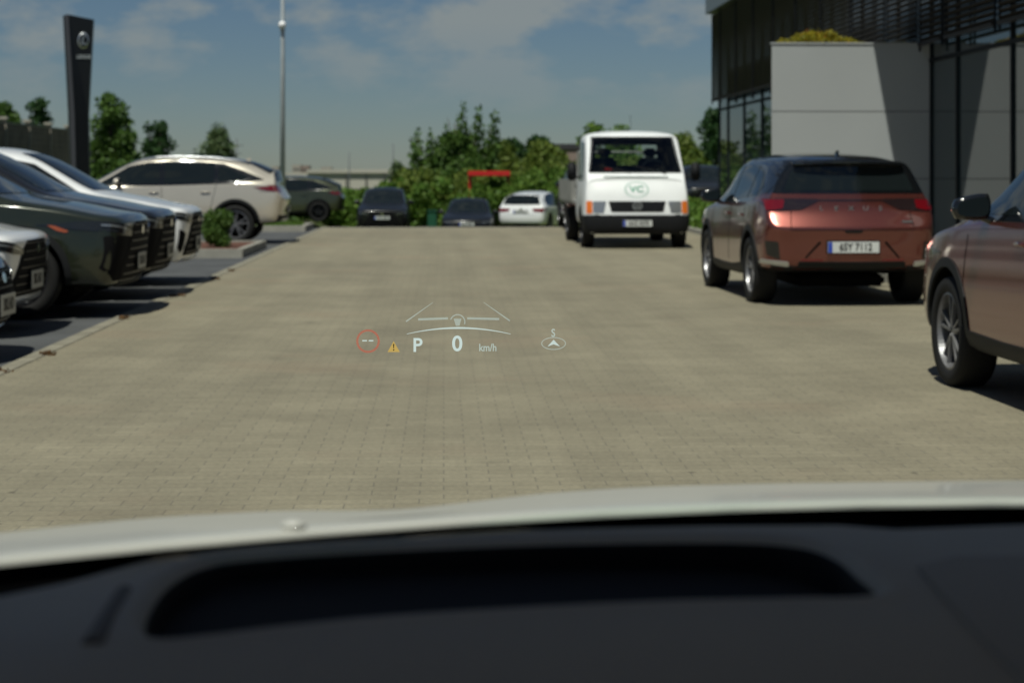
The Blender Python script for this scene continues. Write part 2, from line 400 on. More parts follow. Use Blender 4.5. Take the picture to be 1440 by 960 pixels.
# kerb at the building side
bm = bmesh.new(); t_ = 2.0
while t_ < 58:
    L = 5.42 + max(0, (t_ - 20)) * 0.011
    bx(bm, (L + 0.06, t_ + 0.5, 0.03), (0.12, 0.985, 0.14), bev=0.01); t_ += 1.0
o = mesh('kerb', bm, M['kerb']); o.rotation_euler = (0, 0, YAW); tag(o, kind='structure')
rnd0 = random.Random(77); bl0 = []
for t0, L0 in ((13.2, EDGE + .02), (10.6, EDGE + .04), (16.5, EDGE), (19.4, EDGE + .03), (22.6, EDGE + .02), (24.6, EDGE - .02), (12.0, EDGE - .05)):
    for i in range(5):
        q = lot(L0 + rnd0.uniform(-.06, .06), t0 / K + rnd0.uniform(-.12, .12), .012); bl0.append((q.x, q.y, q.z, .035, .016))
LITTER = bl0
# Kerb stones along the far edge
tag(lot_box('kerb', EDGE, 9.0, 39.01, 39.13, -0.2, 0.012, M['kerb']), kind='structure')

# ------------------------------------------------------------------ car construction
def skin(ring_cols, tail, nose, tb, nb, ttop, ntop, lv=3):
    """ring_cols: (x, zb, zs, zt, w, wt) from tail to nose. tail/nose: eight (x,z,w) rows low to high."""
    cols = []
    US = (0.67, 0.33)
    def column(x, zb, zs, zt, w, wt_):
        h = zs - zb; g = zt - zs
        rows = [(x, .93 * w, zb), (x, .985 * w, zb + .07), (x, 1.0 * w, zb + .36 * h), (x, .985 * w, zb + .72 * h), (x, .955 * w, zs),
                (x, .955 * w + (wt_ - .955 * w) * .22, zs + .16 * g), (x, .955 * w + (wt_ - .955 * w) * .66, zs + .62 * g), (x, wt_, zt - min(.07, .35 * g))]
        bot = [(x, .0, zb), (x, .31 * w, zb), (x, .62 * w, zb)]
        top = [(x, .67 * wt_, zt - min(.018, .1 * g)), (x, .33 * wt_, zt - min(.004, .02 * g)), (x, 0, zt)]
        return bot + rows + top
    def endcol(rows, top):
        x0, z0, w0 = rows[0]; x7, z7, w7 = rows[7]
        bot = [(x0, 0, z0), (x0, .33 * w0, z0), (x0, .67 * w0, z0)]
        tops = [(x7, .67 * w7, z7 + top * .7), (x7, .33 * w7, z7 + top * .95), (x7, 0, z7 + top)]
        return bot + [(a, c, b) for a, b, c in rows] + tops
    allc = [endcol(tail, ttop)] + [column(*c) for c in ring_cols] + [endcol(nose, ntop)]
    bm = bmesh.new(); vc = []
    n = 14
    for c in allc:
        left = [bm.verts.new(p) for p in c]
        right = [left[0]] + [bm.verts.new((p[0], -p[1], p[2])) for p in c[1:-1]] + [left[-1]]
        vc.append((left, right))
    for i in range(len(vc) - 1):
        for s in (0, 1):
            a, b = vc[i][s], vc[i + 1][s]
            for k in range(n - 1):
                q = (a[k], b[k], b[k + 1], a[k + 1])
                bm.faces.new(q if s == 0 else q[::-1])
    def cap(cc, rows, bulge, sgn):
        Lc, Rc = cc
        grid = [[Lc[3], Lc[2], Lc[1], Lc[0], Rc[1], Rc[2], Rc[3]]]
        for r in range(1, 7):
            x, z, w = rows[r]
            row = [Lc[3 + r]]
            for u in (.67, .33, 0, -.33, -.67):
                row.append(bm.verts.new((x + sgn * bulge * (1 - u * u) , u * w, z)))
            row.append(Rc[3 + r]); grid.append(row)
        grid.append([Lc[10], Lc[11], Lc[12], Lc[13], Rc[12], Rc[11], Rc[10]])
        for r in (0, 7):
            x, z, w = rows[r]
            for k, u in ((1, .67), (2, .33), (3, 0), (4, -.33), (5, -.67)):
                grid[r][k].co.x += sgn * bulge * .8 * (1 - u * u)
        for i in range(7):
            for j in range(6):
                q = (grid[i][j], grid[i][j + 1], grid[i + 1][j + 1], grid[i + 1][j])
                bm.faces.new(q if sgn > 0 else q[::-1])
        return grid
    g0 = cap(vc[0], tail, tb, -1); g1 = cap(vc[-1], nose, nb, 1)
    cl = bm.edges.layers.float.get('crease_edge') or bm.edges.layers.float.new('crease_edge')
    def crease(a, b, v):
        e = bm.edges.get((a, b))
        if e: e[cl] = v
    for j in range(6): crease(g0[3][j], g0[3][j + 1], .75); crease(g1[4][j], g1[4][j + 1], .45); crease(g0[7][j], g0[7][j + 1], .5)
    for i in range(len(vc) - 1):
        for s in (0, 1): crease(vc[i][s][7], vc[i + 1][s][7], .45); crease(vc[i][s][10], vc[i + 1][s][10], .25)
    for s in (0, 1):
        for k in range(6, 10): crease(vc[0][s][k], vc[0][s][k + 1], .35)
    bmesh.ops.recalc_face_normals(bm, faces=bm.faces)
    return bm
def evaluate(o):
    dg = bpy.context.evaluated_depsgraph_get(); dg.update()
    return bpy.data.meshes.new_from_object(o.evaluated_get(dg))
def subdivided(bm, lv):
    me = bpy.data.meshes.new('cage'); bm.to_mesh(me); bm.free()
    o = bpy.data.objects.new('cage', me); COL.objects.link(o)
    m = o.modifiers.new('s', 'SUBSURF'); m.levels = lv; m.render_levels = lv
    r = evaluate(o); bpy.data.objects.remove(o); return r
def cut(me, cutters):
    """boolean difference; cut faces take material slot 1"""
    o = bpy.data.objects.new('cut', me); COL.objects.link(o)
    tmp = []
    for cm in cutters:
        co = bpy.data.objects.new('cutter', cm); COL.objects.link(co); tmp.append(co)
        md = o.modifiers.new('b', 'BOOLEAN'); md.operation = 'DIFFERENCE'; md.object = co; md.solver = 'EXACT'; md.material_mode = 'TRANSFER'
    r = evaluate(o)
    for t in tmp: bpy.data.objects.remove(t)
    bpy.data.objects.remove(o)
    return r
def cyl_mesh(c, r, y0, y1, m, n=48):
    bm = bmesh.new()
    a = [bm.verts.new((c[0] + r * math.cos(2 * math.pi * k / n), y0, c[1] + r * math.sin(2 * math.pi * k / n))) for k in range(n)]
    b = [bm.verts.new((v.co.x, y1, v.co.z)) for v in a]
    bm.faces.new(a); bm.faces.new(b[::-1])
    for k in range(n): bm.faces.new((a[k], b[k], b[(k + 1) % n], a[(k + 1) % n]))
    bmesh.ops.recalc_face_normals(bm, faces=bm.faces)
    me = bpy.data.meshes.new('cutter'); bm.to_mesh(me); bm.free(); me.materials.append(m); return me
def prism_mesh(poly, axis, a0, a1, m):
    bm = bmesh.new()
    def P(p, a): return (a, p[0], p[1]) if axis == 'X' else (p[0], a, p[1])
    a = [bm.verts.new(P(p, a0)) for p in poly]; b = [bm.verts.new(P(p, a1)) for p in poly]; n = len(poly)
    bm.faces.new(a); bm.faces.new(b[::-1])
    for k in range(n): bm.faces.new((a[k], b[k], b[(k + 1) % n], a[(k + 1) % n]))
    bmesh.ops.recalc_face_normals(bm, faces=bm.faces)
    me = bpy.data.meshes.new('cutter'); bm.to_mesh(me); bm.free(); me.materials.append(m); return me
def rounded(poly, r=0.03, n=4):
    out_ = []; N_ = len(poly)
    for i in range(N_):
        p = Vector(poly[i]); a = Vector(poly[i - 1]); b = Vector(poly[(i + 1) % N_])
        rr = min(r, (a - p).length * .45, (b - p).length * .45)
        s = p + (a - p).normalized() * rr; e = p + (b - p).normalized() * rr
        for k in range(n + 1):
            t = k / n; out_.append(tuple((s * (1 - t) + p * t) * (1 - t) + (p * (1 - t) + e * t) * t))
    return out_
def patch(name, bvh, poly, axis, sgn, m, parent, off=0.004, res=0.05, skirt=0.012, round_=0.02, smooth=True, far=4.0):
    """a panel laid on the body: outline `poly` in the plane seen along `axis` from side sgn, lifted by off"""
    if round_: poly = rounded(poly, round_)
    bm = bmesh.new()
    vs_ = [bm.verts.new((p[0], p[1], 0)) for p in poly]
    es = [bm.edges.new((vs_[i], vs_[(i + 1) % len(vs_)])) for i in range(len(vs_))]
    bmesh.ops.triangle_fill(bm, use_beauty=True, use_dissolve=False, edges=es)
    for ax in (0, 1):
        lo = min(p[ax] for p in poly); hi = max(p[ax] for p in poly)
        k = math.ceil(lo / res + 1e-6)
        while k * res < hi - 1e-6:
            pl = Vector((0, 0, 0)); no = Vector((0, 0, 0)); pl[ax] = k * res; no[ax] = 1
            bmesh.ops.bisect_plane(bm, geom=bm.verts[:] + bm.edges[:] + bm.faces[:], dist=1e-5, plane_co=pl, plane_no=no)
            k += 1
    dead = []
    for v in bm.verts:
        a, b = v.co.x, v.co.y
        if axis == 'Y': o_, d = Vector((a, sgn * far, b)), Vector((0, -sgn, 0))
        elif axis == 'X': o_, d = Vector((sgn * far, a, b)), Vector((-sgn, 0, 0))
        else: o_, d = Vector((a, b, sgn * far)), Vector((0, 0, -sgn))
        hit, nrm, _, _ = bvh.ray_cast(o_, d)
        if hit is None: dead.append(v); continue
        if nrm.dot(d) > 0: nrm = -nrm
        v.co = hit + nrm * off
        # steep surfaces: keep the lift along the ray small
    if dead: bmesh.ops.delete(bm, geom=dead, context='VERTS')
    if not bm.faces: bm.free(); return None
    # long stretched faces at the edge of the body are dropped
    bad = [f for f in bm.faces if max(e.calc_length() for e in f.edges) > 9 * res + 0.25]
    if bad: bmesh.ops.delete(bm, geom=bad, context='FACES')
    if not bm.faces: bm.free(); return None
    d = {'X': Vector((1, 0, 0)), 'Y': Vector((0, 1, 0)), 'Z': Vector((0, 0, 1))}[axis] * sgn
    bm.normal_update()
    for f in bm.faces:
        if f.normal.dot(d) < 0: f.normal_flip()
    bm.normal_update()
    be = [e for e in bm.edges if e.is_boundary]
    vn = {v: v.normal.copy() for v in bm.verts}
    cache = {}
    for e in be:
        q = []
        for v in e.verts:
            if v not in cache: cache[v] = (bm.verts.new(v.co), bm.verts.new(v.co - vn[v] * skirt))
            q.append(cache[v])
        bm.faces.new((q[0][0], q[1][0], q[1][1], q[0][1]))
    bmesh.ops.recalc_face_normals(bm, faces=[f for f in bm.faces])
    big = [f for f in bm.faces if f.normal.dot(d) < -0.3 and f.calc_area() > res * res * .3]
    o = mesh(name, bm, m, parent, smooth)
    return o
def wheel(parent, x, y, r, w, rimm, spokes=5, facing=1, dark=False):
    """wheel > tyre, rim; axle along local Y, outer face towards facing"""
    rr = r * 0.70
    bm = bmesh.new(); lathe(bm, [(0.02, -.01), (rr * .62, -.01), (rr * .62, .012), (0.02, .012), (0.02, -.01)], 32)
    o = mesh('wheel', bm, M['rim_deep'], parent); o.location = (x, y, r)
    bm = bmesh.new(); h = w / 2
    lathe(bm, [(rr, -h * .85), (rr + .02, -h * .98), (r * .93, -h), (r * .985, -h * .82), (r, -h * .5), (r, h * .5), (r * .985, h * .82), (r * .93, h), (rr + .02, h * .98), (rr, h * .85), (rr, -h * .85)], 56)
    mesh('tyre', bm, M['tyre'], o, True)
    bm = bmesh.new(); f = facing
    lathe(bm, [(rr * .99, -h * .8), (rr * 1.005, f * h * .86), (rr * .955, f * h * .88), (rr * .93, f * h * .55), (rr * .93, -h * .8), (rr * .99, -h * .8)], 56)
    lathe(bm, [(0.0, f * h * .62), (rr * .14, f * h * .62), (rr * .18, f * h * .5), (rr * .18, f * h * .1), (0.0, f * h * .1)], 24)
    for k in range(spokes):
        a0 = 2 * math.pi * k / spokes + .3
        for s in (-1, 1):
            a1 = a0 + s * .20
            p0 = Vector((math.cos(a0 + s * .09), 0, math.sin(a0 + s * .09))) * rr * .12; p1 = Vector((math.cos(a1), 0, math.sin(a1))) * rr * .95
            mid = (p0 + p1) / 2; d = p1 - p0; L = d.length
            rot = Matrix(((d.x / L, 0, -d.z / L, 0), (0, 1, 0, 0), (d.z / L, 0, d.x / L, 0), (0, 0, 0, 1)))
            bx(bm, mid + Vector((0, f * h * .60, 0)), (L, h * .22, rr * .085), rot, bev=0.004)
    mesh('rim', bm, rimm, o)
    return o
def plate(parent, x, y, z, sgn, txt, w=.52, h=.11, card=False, tilt=0.0):
    """number plate facing local +X (sgn=1) or -X"""
    rot = Matrix.Rotation(tilt * sgn, 4, 'Y')
    bm = bmesh.new(); bx(bm, (0, 0, 0), (.012, w + .02, h + .02), bev=.003)
    fr = mesh('number_plate', bm, M['black'], parent); fr.location = (x, y, z); fr.rotation_euler = (0, tilt * sgn, 0)
    bm = bmesh.new(); bx(bm, (sgn * .008, 0, 0), (.006, w, h), bev=.002)
    mesh('plate_face', bm, M['plate_card'] if card else M['plate'], fr)
    # text plane: local x of text -> viewer's right
    rx = Vector((0, sgn, 0)); up = Vector((0, 0, 1)); nn = Vector((sgn, 0, 0))
    base = Matrix((( rx.x, up.x, nn.x, sgn * .0125), (rx.y, up.y, nn.y, 0), (rx.z, up.z, nn.z, 0), (0, 0, 0, 1)))
    if not card:
        # a national strip on the viewer's left
        bm = bmesh.new(); bx(bm, (sgn * .0118, -sgn * (w / 2 - .024), 0), (.003, .044, h - .006))
        mesh('country_strip', bm, M['plate_blue'], fr)
        text_mesh('plate_lettering', txt, h * .92, M['plate_ink'], fr, base @ Matrix.Translation((.022, 0, .001)), .0008, sx=.86)
    elif txt:
        text_mesh('plate_lettering', txt, h * .8, M['plate_ink'], fr, base @ Matrix.Translation((0, 0, .001)), .0008, sx=.8)
    return fr
def mirror(parent, x, y, z, m, s=1, sc=1.0):
    bm = bmesh.new()
    bmesh.ops.create_cube(bm, size=1); bmesh.ops.subdivide_edges(bm, edges=bm.edges, cuts=3, use_grid_fill=True)
    for v in bm.verts:
        c = v.co * 2; q = c.copy()
        c = Vector((c.x * math.sqrt(1 - c.y**2 / 2 - c.z**2 / 2 + c.y**2 * c.z**2 / 3), c.y * math.sqrt(1 - c.x**2 / 2 - c.z**2 / 2 + c.x**2 * c.z**2 / 3), c.z * math.sqrt(1 - c.x**2 / 2 - c.y**2 / 2 + c.x**2 * c.y**2 / 3)))
        c = c.lerp(q, .45)
        taper = 1 - .22 * c.y * s * -1 * .0 - .18 * (c.y * s)
        X = c.x * .085
        if c.x < 0: X *= .45
        v.co = Vector((X, c.y * .135, c.z * .088 * taper - .012 * c.y * s)) * sc
    o = mesh('door_mirror', bm, m, parent, True); o.location = (x, y, z)
    pts = []
    for k in range(20):
        a = 2 * math.pi * k / 20; ca, sa = math.cos(a), math.sin(a)
        yy = math.copysign(abs(ca) ** .6, ca) * .108; zz = math.copysign(abs(sa) ** .6, sa) * .062 * (1 - .18 * yy / .108 * s) - .009 * s * yy / .108
        pts.append(Vector((-.045, yy, zz)) * sc)
    pyd('mirror_glass', pts + [p + Vector((.012, 0, 0)) for p in pts], [list(range(20))[::-1]] + [(i, (i + 1) % 20, 20 + (i + 1) % 20, 20 + i) for i in range(20)], M['glass'], o)
    bm = bmesh.new(); tube(bm, [(.01, -s * .07 * sc, -.06 * sc), (.02, -s * .15 * sc, -.095 * sc), (.03, -s * .24 * sc, -.115 * sc)], .026 * sc, 8, .034 * sc)
    mesh('mirror_arm', bm, M['gloss_black'], o, True)
    return o

def crossover(name, label, loc, rz, L=4.19, W=1.825, H=1.56, paint_m='copper', roof_m=None, lv=3, style='suv', front='mesh',
              rear_plate=None, front_plate=None, badge=None, group=None, rim='rim', wr=.345, rear_lamp='bar', card=False, detail=True, trim='satin', rail=False, black_mirror=False, marker=False, pz=None, slope=False, cat='car'):
    C_ = empty(name, loc, rz); tag(C_, label, cat, group)
    sx, sy, sz = L / 4.19, W / 1.825, H / 1.56
    P = M[paint_m]
    if style == 'suv':
        cols = [(-1.86, .36, 1.04, 1.455, .885, .62), (-1.62, .34, 1.055, 1.50, .908, .64), (-1.30, .30, 1.05, 1.535, .915, .655), (-.8, .26, 1.03, 1.555, .90, .655), (-.2, .24, 1.01, 1.56, .893, .655),
                (.22, .24, .995, 1.54, .893, .645), (.52, .24, .985, 1.43, .895, .635), (.86, .24, .975, 1.22, .90, .66), (1.10, .26, .965, 1.065, .905, .72),
                (1.32, .26, .945, 1.015, .91, .74), (1.62, .27, .905, .965, .90, .72), (1.85, .27, .85, .905, .865, .68)]
        tail = [(-1.96, .37, .74), (-2.04, .42, .81), (-2.035, .61, .845), (-2.075, .785, .86), (-1.95, .97, .84), (-1.93, 1.11, .79), (-1.88, 1.30, .695), (-1.86, 1.455, .625)]
        nose = [(1.95, .24, .72), (2.005, .28, .79), (2.035, .46, .83), (2.05, .66, .82), (2.055, .80, .79), (2.045, .835, .76), (2.02, .855, .73), (1.99, .868, .70)]
        tb, nb = .075, .065
        ax_r, ax_f = -1.30, 1.28
        if slope:
            cols[0] = (-1.86, .36, 1.04, 1.29, .885, .60); cols[1] = (-1.62, .34, 1.055, 1.43, .905, .61); cols[2] = (-1.30, .30, 1.05, 1.505, .912, .635)
            tail[5:] = [(-1.955, 1.07, .79), (-1.93, 1.17, .70), (-1.90, 1.27, .60)]
    elif style == 'hatch':
        cols = [(-1.86, .30, .98, 1.36, .87, .58), (-1.62, .28, .985, 1.43, .89, .60), (-1.30, .26, .98, 1.48, .90, .62), (-.8, .22, .97, 1.53, .895, .64), (-.2, .20, .955, 1.56, .893, .645),
                (.22, .20, .945, 1.53, .893, .635), (.56, .20, .935, 1.40, .893, .625), (.90, .20, .925, 1.16, .893, .65), (1.14, .22, .915, 1.01, .895, .71),
                (1.34, .22, .90, .965, .895, .72), (1.62, .22, .85, .905, .88, .70), (1.85, .22, .79, .83, .84, .66)]
        tail = [(-1.96, .31, .74), (-2.03, .36, .80), (-2.06, .56, .83), (-2.04, .74, .84), (-1.99, .93, .82), (-1.94, 1.05, .76), (-1.86, 1.26, .66), (-1.82, 1.38, .58)]
        nose = [(1.93, .20, .68), (2.00, .25, .74), (2.04, .42, .78), (2.03, .58, .77), (2.0, .70, .73), (1.985, .735, .70), (1.97, .76, .68), (1.95, .785, .64)]
        tb, nb = .075, .13
        ax_r, ax_f = -1.28, 1.27
    else:  # sedan
        cols = [(-1.90, .28, .92, 1.02, .86, .66), (-1.60, .26, .94, 1.10, .885, .66), (-1.25, .24, .95, 1.27, .895, .62), (-.85, .22, .95, 1.44, .895, .60), (-.3, .20, .94, 1.54, .893, .61),
                (.15, .20, .93, 1.55, .893, .61), (.50, .20, .925, 1.43, .893, .60), (.86, .20, .915, 1.16, .893, .63), (1.10, .22, .905, 1.0, .895, .70),
                (1.34, .22, .88, .945, .895, .72), (1.62, .22, .83, .885, .88, .70), (1.85, .22, .77, .81, .84, .66)]
        tail = [(-1.98, .29, .74), (-2.04, .34, .80), (-2.06, .52, .83), (-2.05, .70, .84), (-2.03, .86, .82), (-2.02, .93, .78), (-2.01, .97, .74), (-1.99, 1.0, .68)]
        nose = [(1.93, .18, .68), (2.00, .23, .74), (2.04, .40, .78), (2.03, .55, .77), (2.0, .66, .73), (1.985, .70, .70), (1.97, .73, .68), (1.95, .755, .64)]
        tb, nb = .075, .13
        ax_r, ax_f = -1.28, 1.27
    S3 = lambda p: (p[0] * sx, p[2] * sz, p[1] * sy)
    cols = [(a * sx, b * sz, c * sz, d * sz, e * sy, f * sy) for a, b, c, d, e, f in cols]
    tail = [(a * sx, b * sz, c * sy) for a, b, c in tail]; nose = [(a * sx, b * sz, c * sy) for a, b, c in nose]
    full = subdivided(skin(cols, tail, nose, tb, nb, .03, .02), lv)
    b_ = bmesh.new(); b_.from_mesh(full); bvh = BVHTree.FromBMesh(b_); b_.free()
    ar = wr + .055
    xr, xf = ax_r * sx, ax_f * sx
    full.materials.append(P); full.materials.append(M['void'])
    ct = [cyl_mesh((x, wr + .01), ar, s * (W / 2 - .30), s * (W / 2 + .3), M['void']) for x in (xr, xf) for s in (-1, 1)]
    me = cut(full, ct); me.name = 'body'
    # cut faces are the lining
    mi = []
    for p_ in me.polygons:
        c = p_.center; inside = False
        for x in (xr, xf):
            if math.hypot(c.x - x, c.z - wr - .01) < ar + .003 and (abs(p_.normal.y) < .35 or abs(c.y) < W / 2 - .285): inside = True
        mi.append(1 if inside and math.hypot(c.x - (xr if c.x < 0 else xf), c.z - wr - .01) <= ar + .003 and (abs(c.y) < W / 2 - .285 or (p_.normal.dot(Vector(((xr if c.x < 0 else xf) - c.x, 0, wr - c.z))) > 0.6 * max(1e-6, math.hypot((xr if c.x < 0 else xf) - c.x, wr - c.z)))) else 0)
    me.materials.clear(); me.materials.append(P); me.materials.append(M['void']); me.materials.append(M[roof_m] if roof_m else P)
    if roof_m: mi = [2 if (k_ == 0 and me.polygons[i_].center.z > 1.135 * sz and me.polygons[i_].center.x < .9 * sx) else k_ for i_, k_ in enumerate(mi)]
    me.polygons.foreach_set('material_index', mi)
    me.polygons.foreach_set('use_smooth', [x != 1 for x in mi]); me.update()
    body = bpy.data.objects.new('body', me); COL.objects.link(body); body.parent = C_
    tw = .235
    for x in (xr, xf):
        for s in (-1, 1): wheel(C_, x, s * (W / 2 - tw / 2 - .018), wr, tw, M[rim], facing=s)
    def YP(nm, poly, m, off=.004, rd=.02, res=.05, par=None, sides=(1, -1), skirt=.012, lab=None):
        for s in sides:
            o = patch(nm, bvh, [(a * sx, b * sz) for a, b in poly], 'Y', s, M[m] if isinstance(m, str) else m, par or C_, off, res, skirt, rd)
            if o and lab: o['label'] = lab
    def XP(nm, poly, m, sgn, off=.004, rd=.02, res=.04, par=None, skirt=.012):
        return patch(nm, bvh, [(a * sy, b * sz) for a, b in poly], 'X', sgn, M[m] if isinstance(m, str) else m, par or C_, off, res, skirt, rd)
    mir = lambda pl: [(-a, b) for a, b in pl][::-1]
    # --- glass
    if style == 'suv':
        sur = [(1.02, 1.00), (.46, 1.355), (.12, 1.432), (-.5, 1.465), (-1.15, 1.435), (-1.55, 1.32), (-1.80, 1.17), (-1.3, 1.055), (-.2, 1.02)]
        wins = [[(.93, 1.04), (.44, 1.33), (.10, 1.412), (-.06, 1.425), (-.06, 1.05)], [(-.14, 1.055), (-.14, 1.430), (-.6, 1.432), (-.95, 1.42), (-.95, 1.08)], [(-1.02, 1.085), (-1.02, 1.41), (-1.25, 1.36), (-1.55, 1.20), (-1.42, 1.115)]]
        ws = [(-.64, 1.06), (.64, 1.06), (.57, 1.30), (.49, 1.475), (-.49, 1.475), (-.57, 1.30)]
        rw = [(-.66, 1.165), (.66, 1.165), (.60, 1.32), (.54, 1.405), (-.54, 1.405), (-.60, 1.32)]
        if slope:
            sur[4:7] = [(-1.10, 1.405), (-1.45, 1.27), (-1.78, 1.12)]
            wins[2] = [(-1.02, 1.085), (-1.02, 1.38), (-1.22, 1.315), (-1.52, 1.165), (-1.42, 1.105)]
            rw = [(-.66, 1.10), (.66, 1.10), (.56, 1.33), (.50, 1.44), (-.50, 1.44), (-.56, 1.33)]
    elif style == 'hatch':
        sur = [(1.06, .95), (.52, 1.35), (.16, 1.44), (-.5, 1.455), (-1.15, 1.39), (-1.50, 1.22), (-1.52, 1.02), (-1.3, 1.0), (-.2, .965)]
        wins = [[(.97, .985), (.50, 1.31), (.12, 1.41), (-.06, 1.42), (-.06, .995)], [(-.14, 1.0), (-.14, 1.42), (-.6, 1.415), (-.95, 1.38), (-.95, 1.02)], [(-1.02, 1.03), (-1.02, 1.36), (-1.2, 1.31), (-1.42, 1.18), (-1.44, 1.06)]]
        ws = [(-.64, 1.01), (.64, 1.01), (.58, 1.28), (.52, 1.46), (-.52, 1.46), (-.58, 1.28)]
        rw = [(-.66, 1.06), (.66, 1.06), (.58, 1.28), (.51, 1.385), (-.51, 1.385), (-.58, 1.28)]
    else:
        sur = [(1.02, .95), (.50, 1.34), (.12, 1.44), (-.4, 1.44), (-.95, 1.28), (-1.35, 1.04), (-1.2, .995), (-.2, .965)]
        wins = [[(.94, .985), (.48, 1.30), (.10, 1.40), (-.06, 1.405), (-.06, .99)], [(-.14, .995), (-.14, 1.405), (-.42, 1.40), (-.88, 1.26), (-.9, 1.015)], [(-.96, 1.02), (-.95, 1.22), (-1.25, 1.06)]]
        ws = [(-.62, 1.0), (.62, 1.0), (.56, 1.28), (.50, 1.46), (-.50, 1.46), (-.56, 1.28)]
        rw = [(-.60, 1.10), (.60, 1.10), (.50, 1.40), (-.50, 1.40)]
    YP('window_surround', sur, 'gloss_black', .003)
    for w_ in wins: YP('side_window', w_, 'glass', .007)
    XP('windscreen', ws, 'glass', 1, .006)
    XP('rear_window', rw, 'glass', -1, .006)
    if roof_m: XP('window_seal', [(-.86, 1.135), (.86, 1.135), (.80, 1.26), (.70, 1.44), (.60, 1.50), (-.60, 1.50), (-.70, 1.44), (-.80, 1.26)], 'gloss_black', -1, .0035)
    else: XP('window_seal', [(a * 1.05, b + (-.012 if b < 1.2 else .012)) for a, b in rw], 'gloss_black', -1, .003)
    if marker: YP('side_marker', [(1.50, .795), (1.56, .79), (1.67, .745), (1.65, .73), (1.58, .745)], 'marker_lens', .008, .01)
    if roof_m:
        z = lambda pl: [(a * sx, b * sy) for a, b in pl]
        patch('roof', bvh, z([(.30, -.60), (.30, .60), (-.3, .635), (-1.2, .63), (-1.8, .58), (-1.86, .40), (-1.86, -.40), (-1.8, -.58), (-1.2, -.63), (-.3, -.635)]), 'Z', 1, M[roof_m], C_, .006, .08, .012, .05)
        YP('roof_pillar', [(.34, 1.40), (.12, 1.50), (-.5, 1.53), (-1.2, 1.50), (-1.82, 1.40), (-1.87, 1.22), (-1.72, 1.12), (-1.55, 1.22), (-1.2, 1.42), (-.5, 1.462), (.12, 1.445)], roof_m, .0045, .02)
    # --- cladding and sill
    if style == 'suv':
        def ring(x0, r0, r1, a0, a1, n=20):
            o_ = [(x0 + r1 * math.cos(R(a0 + (a1 - a0) * k / n)), wr + .01 + r1 * math.sin(R(a0 + (a1 - a0) * k / n))) for k in range(n + 1)]
            i_ = [(x0 + r0 * math.cos(R(a0 + (a1 - a0) * k / n)), wr + .01 + r0 * math.sin(R(a0 + (a1 - a0) * k / n))) for k in range(n + 1)]
            return o_ + i_[::-1]
        for x0 in (xr, xf):
            for s in (1, -1): patch('arch_cladding', bvh, ring(x0, ar - .004, ar + .055, -8, 188), 'Y', s, M['black'], C_, .008, .05, .02, 0)
        YP('sill_cladding', [(ax_r + (ar + .03) / sx, .26), (ax_r + (ar + .05) / sx, .40), (-.3, .36), (.3, .355), (ax_f - (ar + .05) / sx, .37), (ax_f - (ar + .03) / sx, .26)], 'black', .008, .01)
    # --- doors: seams and handles
    if detail:
        zt_ = 1.0 if style == 'suv' else .94
        for xs in ((-.10, -.13), (.93, .97)):
            YP('door_seam', [(xs[0] - .004, zt_), (xs[0] + .004, zt_), (xs[1] + .004, .40), (xs[1] - .004, .40)], 'void', .002, 0, .08, skirt=.004)
        YP('door_seam', [(-1.00, zt_ + .04), (-.992, zt_ + .04), (-.90, .62), (-.83, .42), (-.838, .42), (-.908, .62)], 'void', .002, 0, .08, skirt=.004)
        for xh in (.02, -.82):
            for s in (1, -1):
                hit = bvh.ray_cast(Vector((xh * sx, s * 4, .90 * sz)), Vector((0, -s, 0)))[0]
                if hit:
                    bm = bmesh.new(); bx(bm, (0, 0, 0), (.19, .03, .028), bev=.01)
                    h_ = mesh('door_handle', bm, P, C_, True); h_.location = hit + Vector((0, s * .012, 0))
        for s in (1, -1):
            mirror(C_, (.60 if style == 'suv' else .70) * sx, s * (W / 2 + .045), (1.085 if style == 'suv' else 1.01) * sz, P if roof_m is None and not black_mirror else M['gloss_black'], s, .86)
    bm = bmesh.new()
    fz = bvh.ray_cast(Vector((-1.45 * sx, 0, 4)), Vector((0, 0, -1)))[0]
    if style != 'sedan' or True:
        vs_ = []
        for k, (a, b) in enumerate([(.09, 0), (.05, .035), (.0, .062), (-.03, .064), (-.045, .0)]): vs_.append((a, b))
        a_ = [bm.verts.new((fz.x + a, -.012, fz.z - .005 + b)) for a, b in vs_]; c_ = [bm.verts.new((fz.x + a, .012, fz.z - .005 + b)) for a, b in vs_]
        bm.faces.new(a_); bm.faces.new(c_[::-1])
        for k in range(5): bm.faces.new((a_[k], c_[k], c_[(k + 1) % 5], a_[(k + 1) % 5]))
        bmesh.ops.recalc_face_normals(bm, faces=bm.faces)
        mesh('roof_aerial', bm, M['gloss_black'] if roof_m else P, C_)
    if rail:
        for s in (1, -1):
            pts = []
            for xx in (.2, 0, -.4, -.9, -1.3, -1.5):
                h_ = bvh.ray_cast(Vector((xx * sx, s * .60 * sy, 4)), Vector((0, 0, -1)))[0]; pts.append(h_ + Vector((0, 0, .035 if -1.4 < xx < .1 else .0)))
            bm = bmesh.new(); tube(bm, pts, .016, 8); mesh('roof_rail', bm, M['satin'], C_, True)
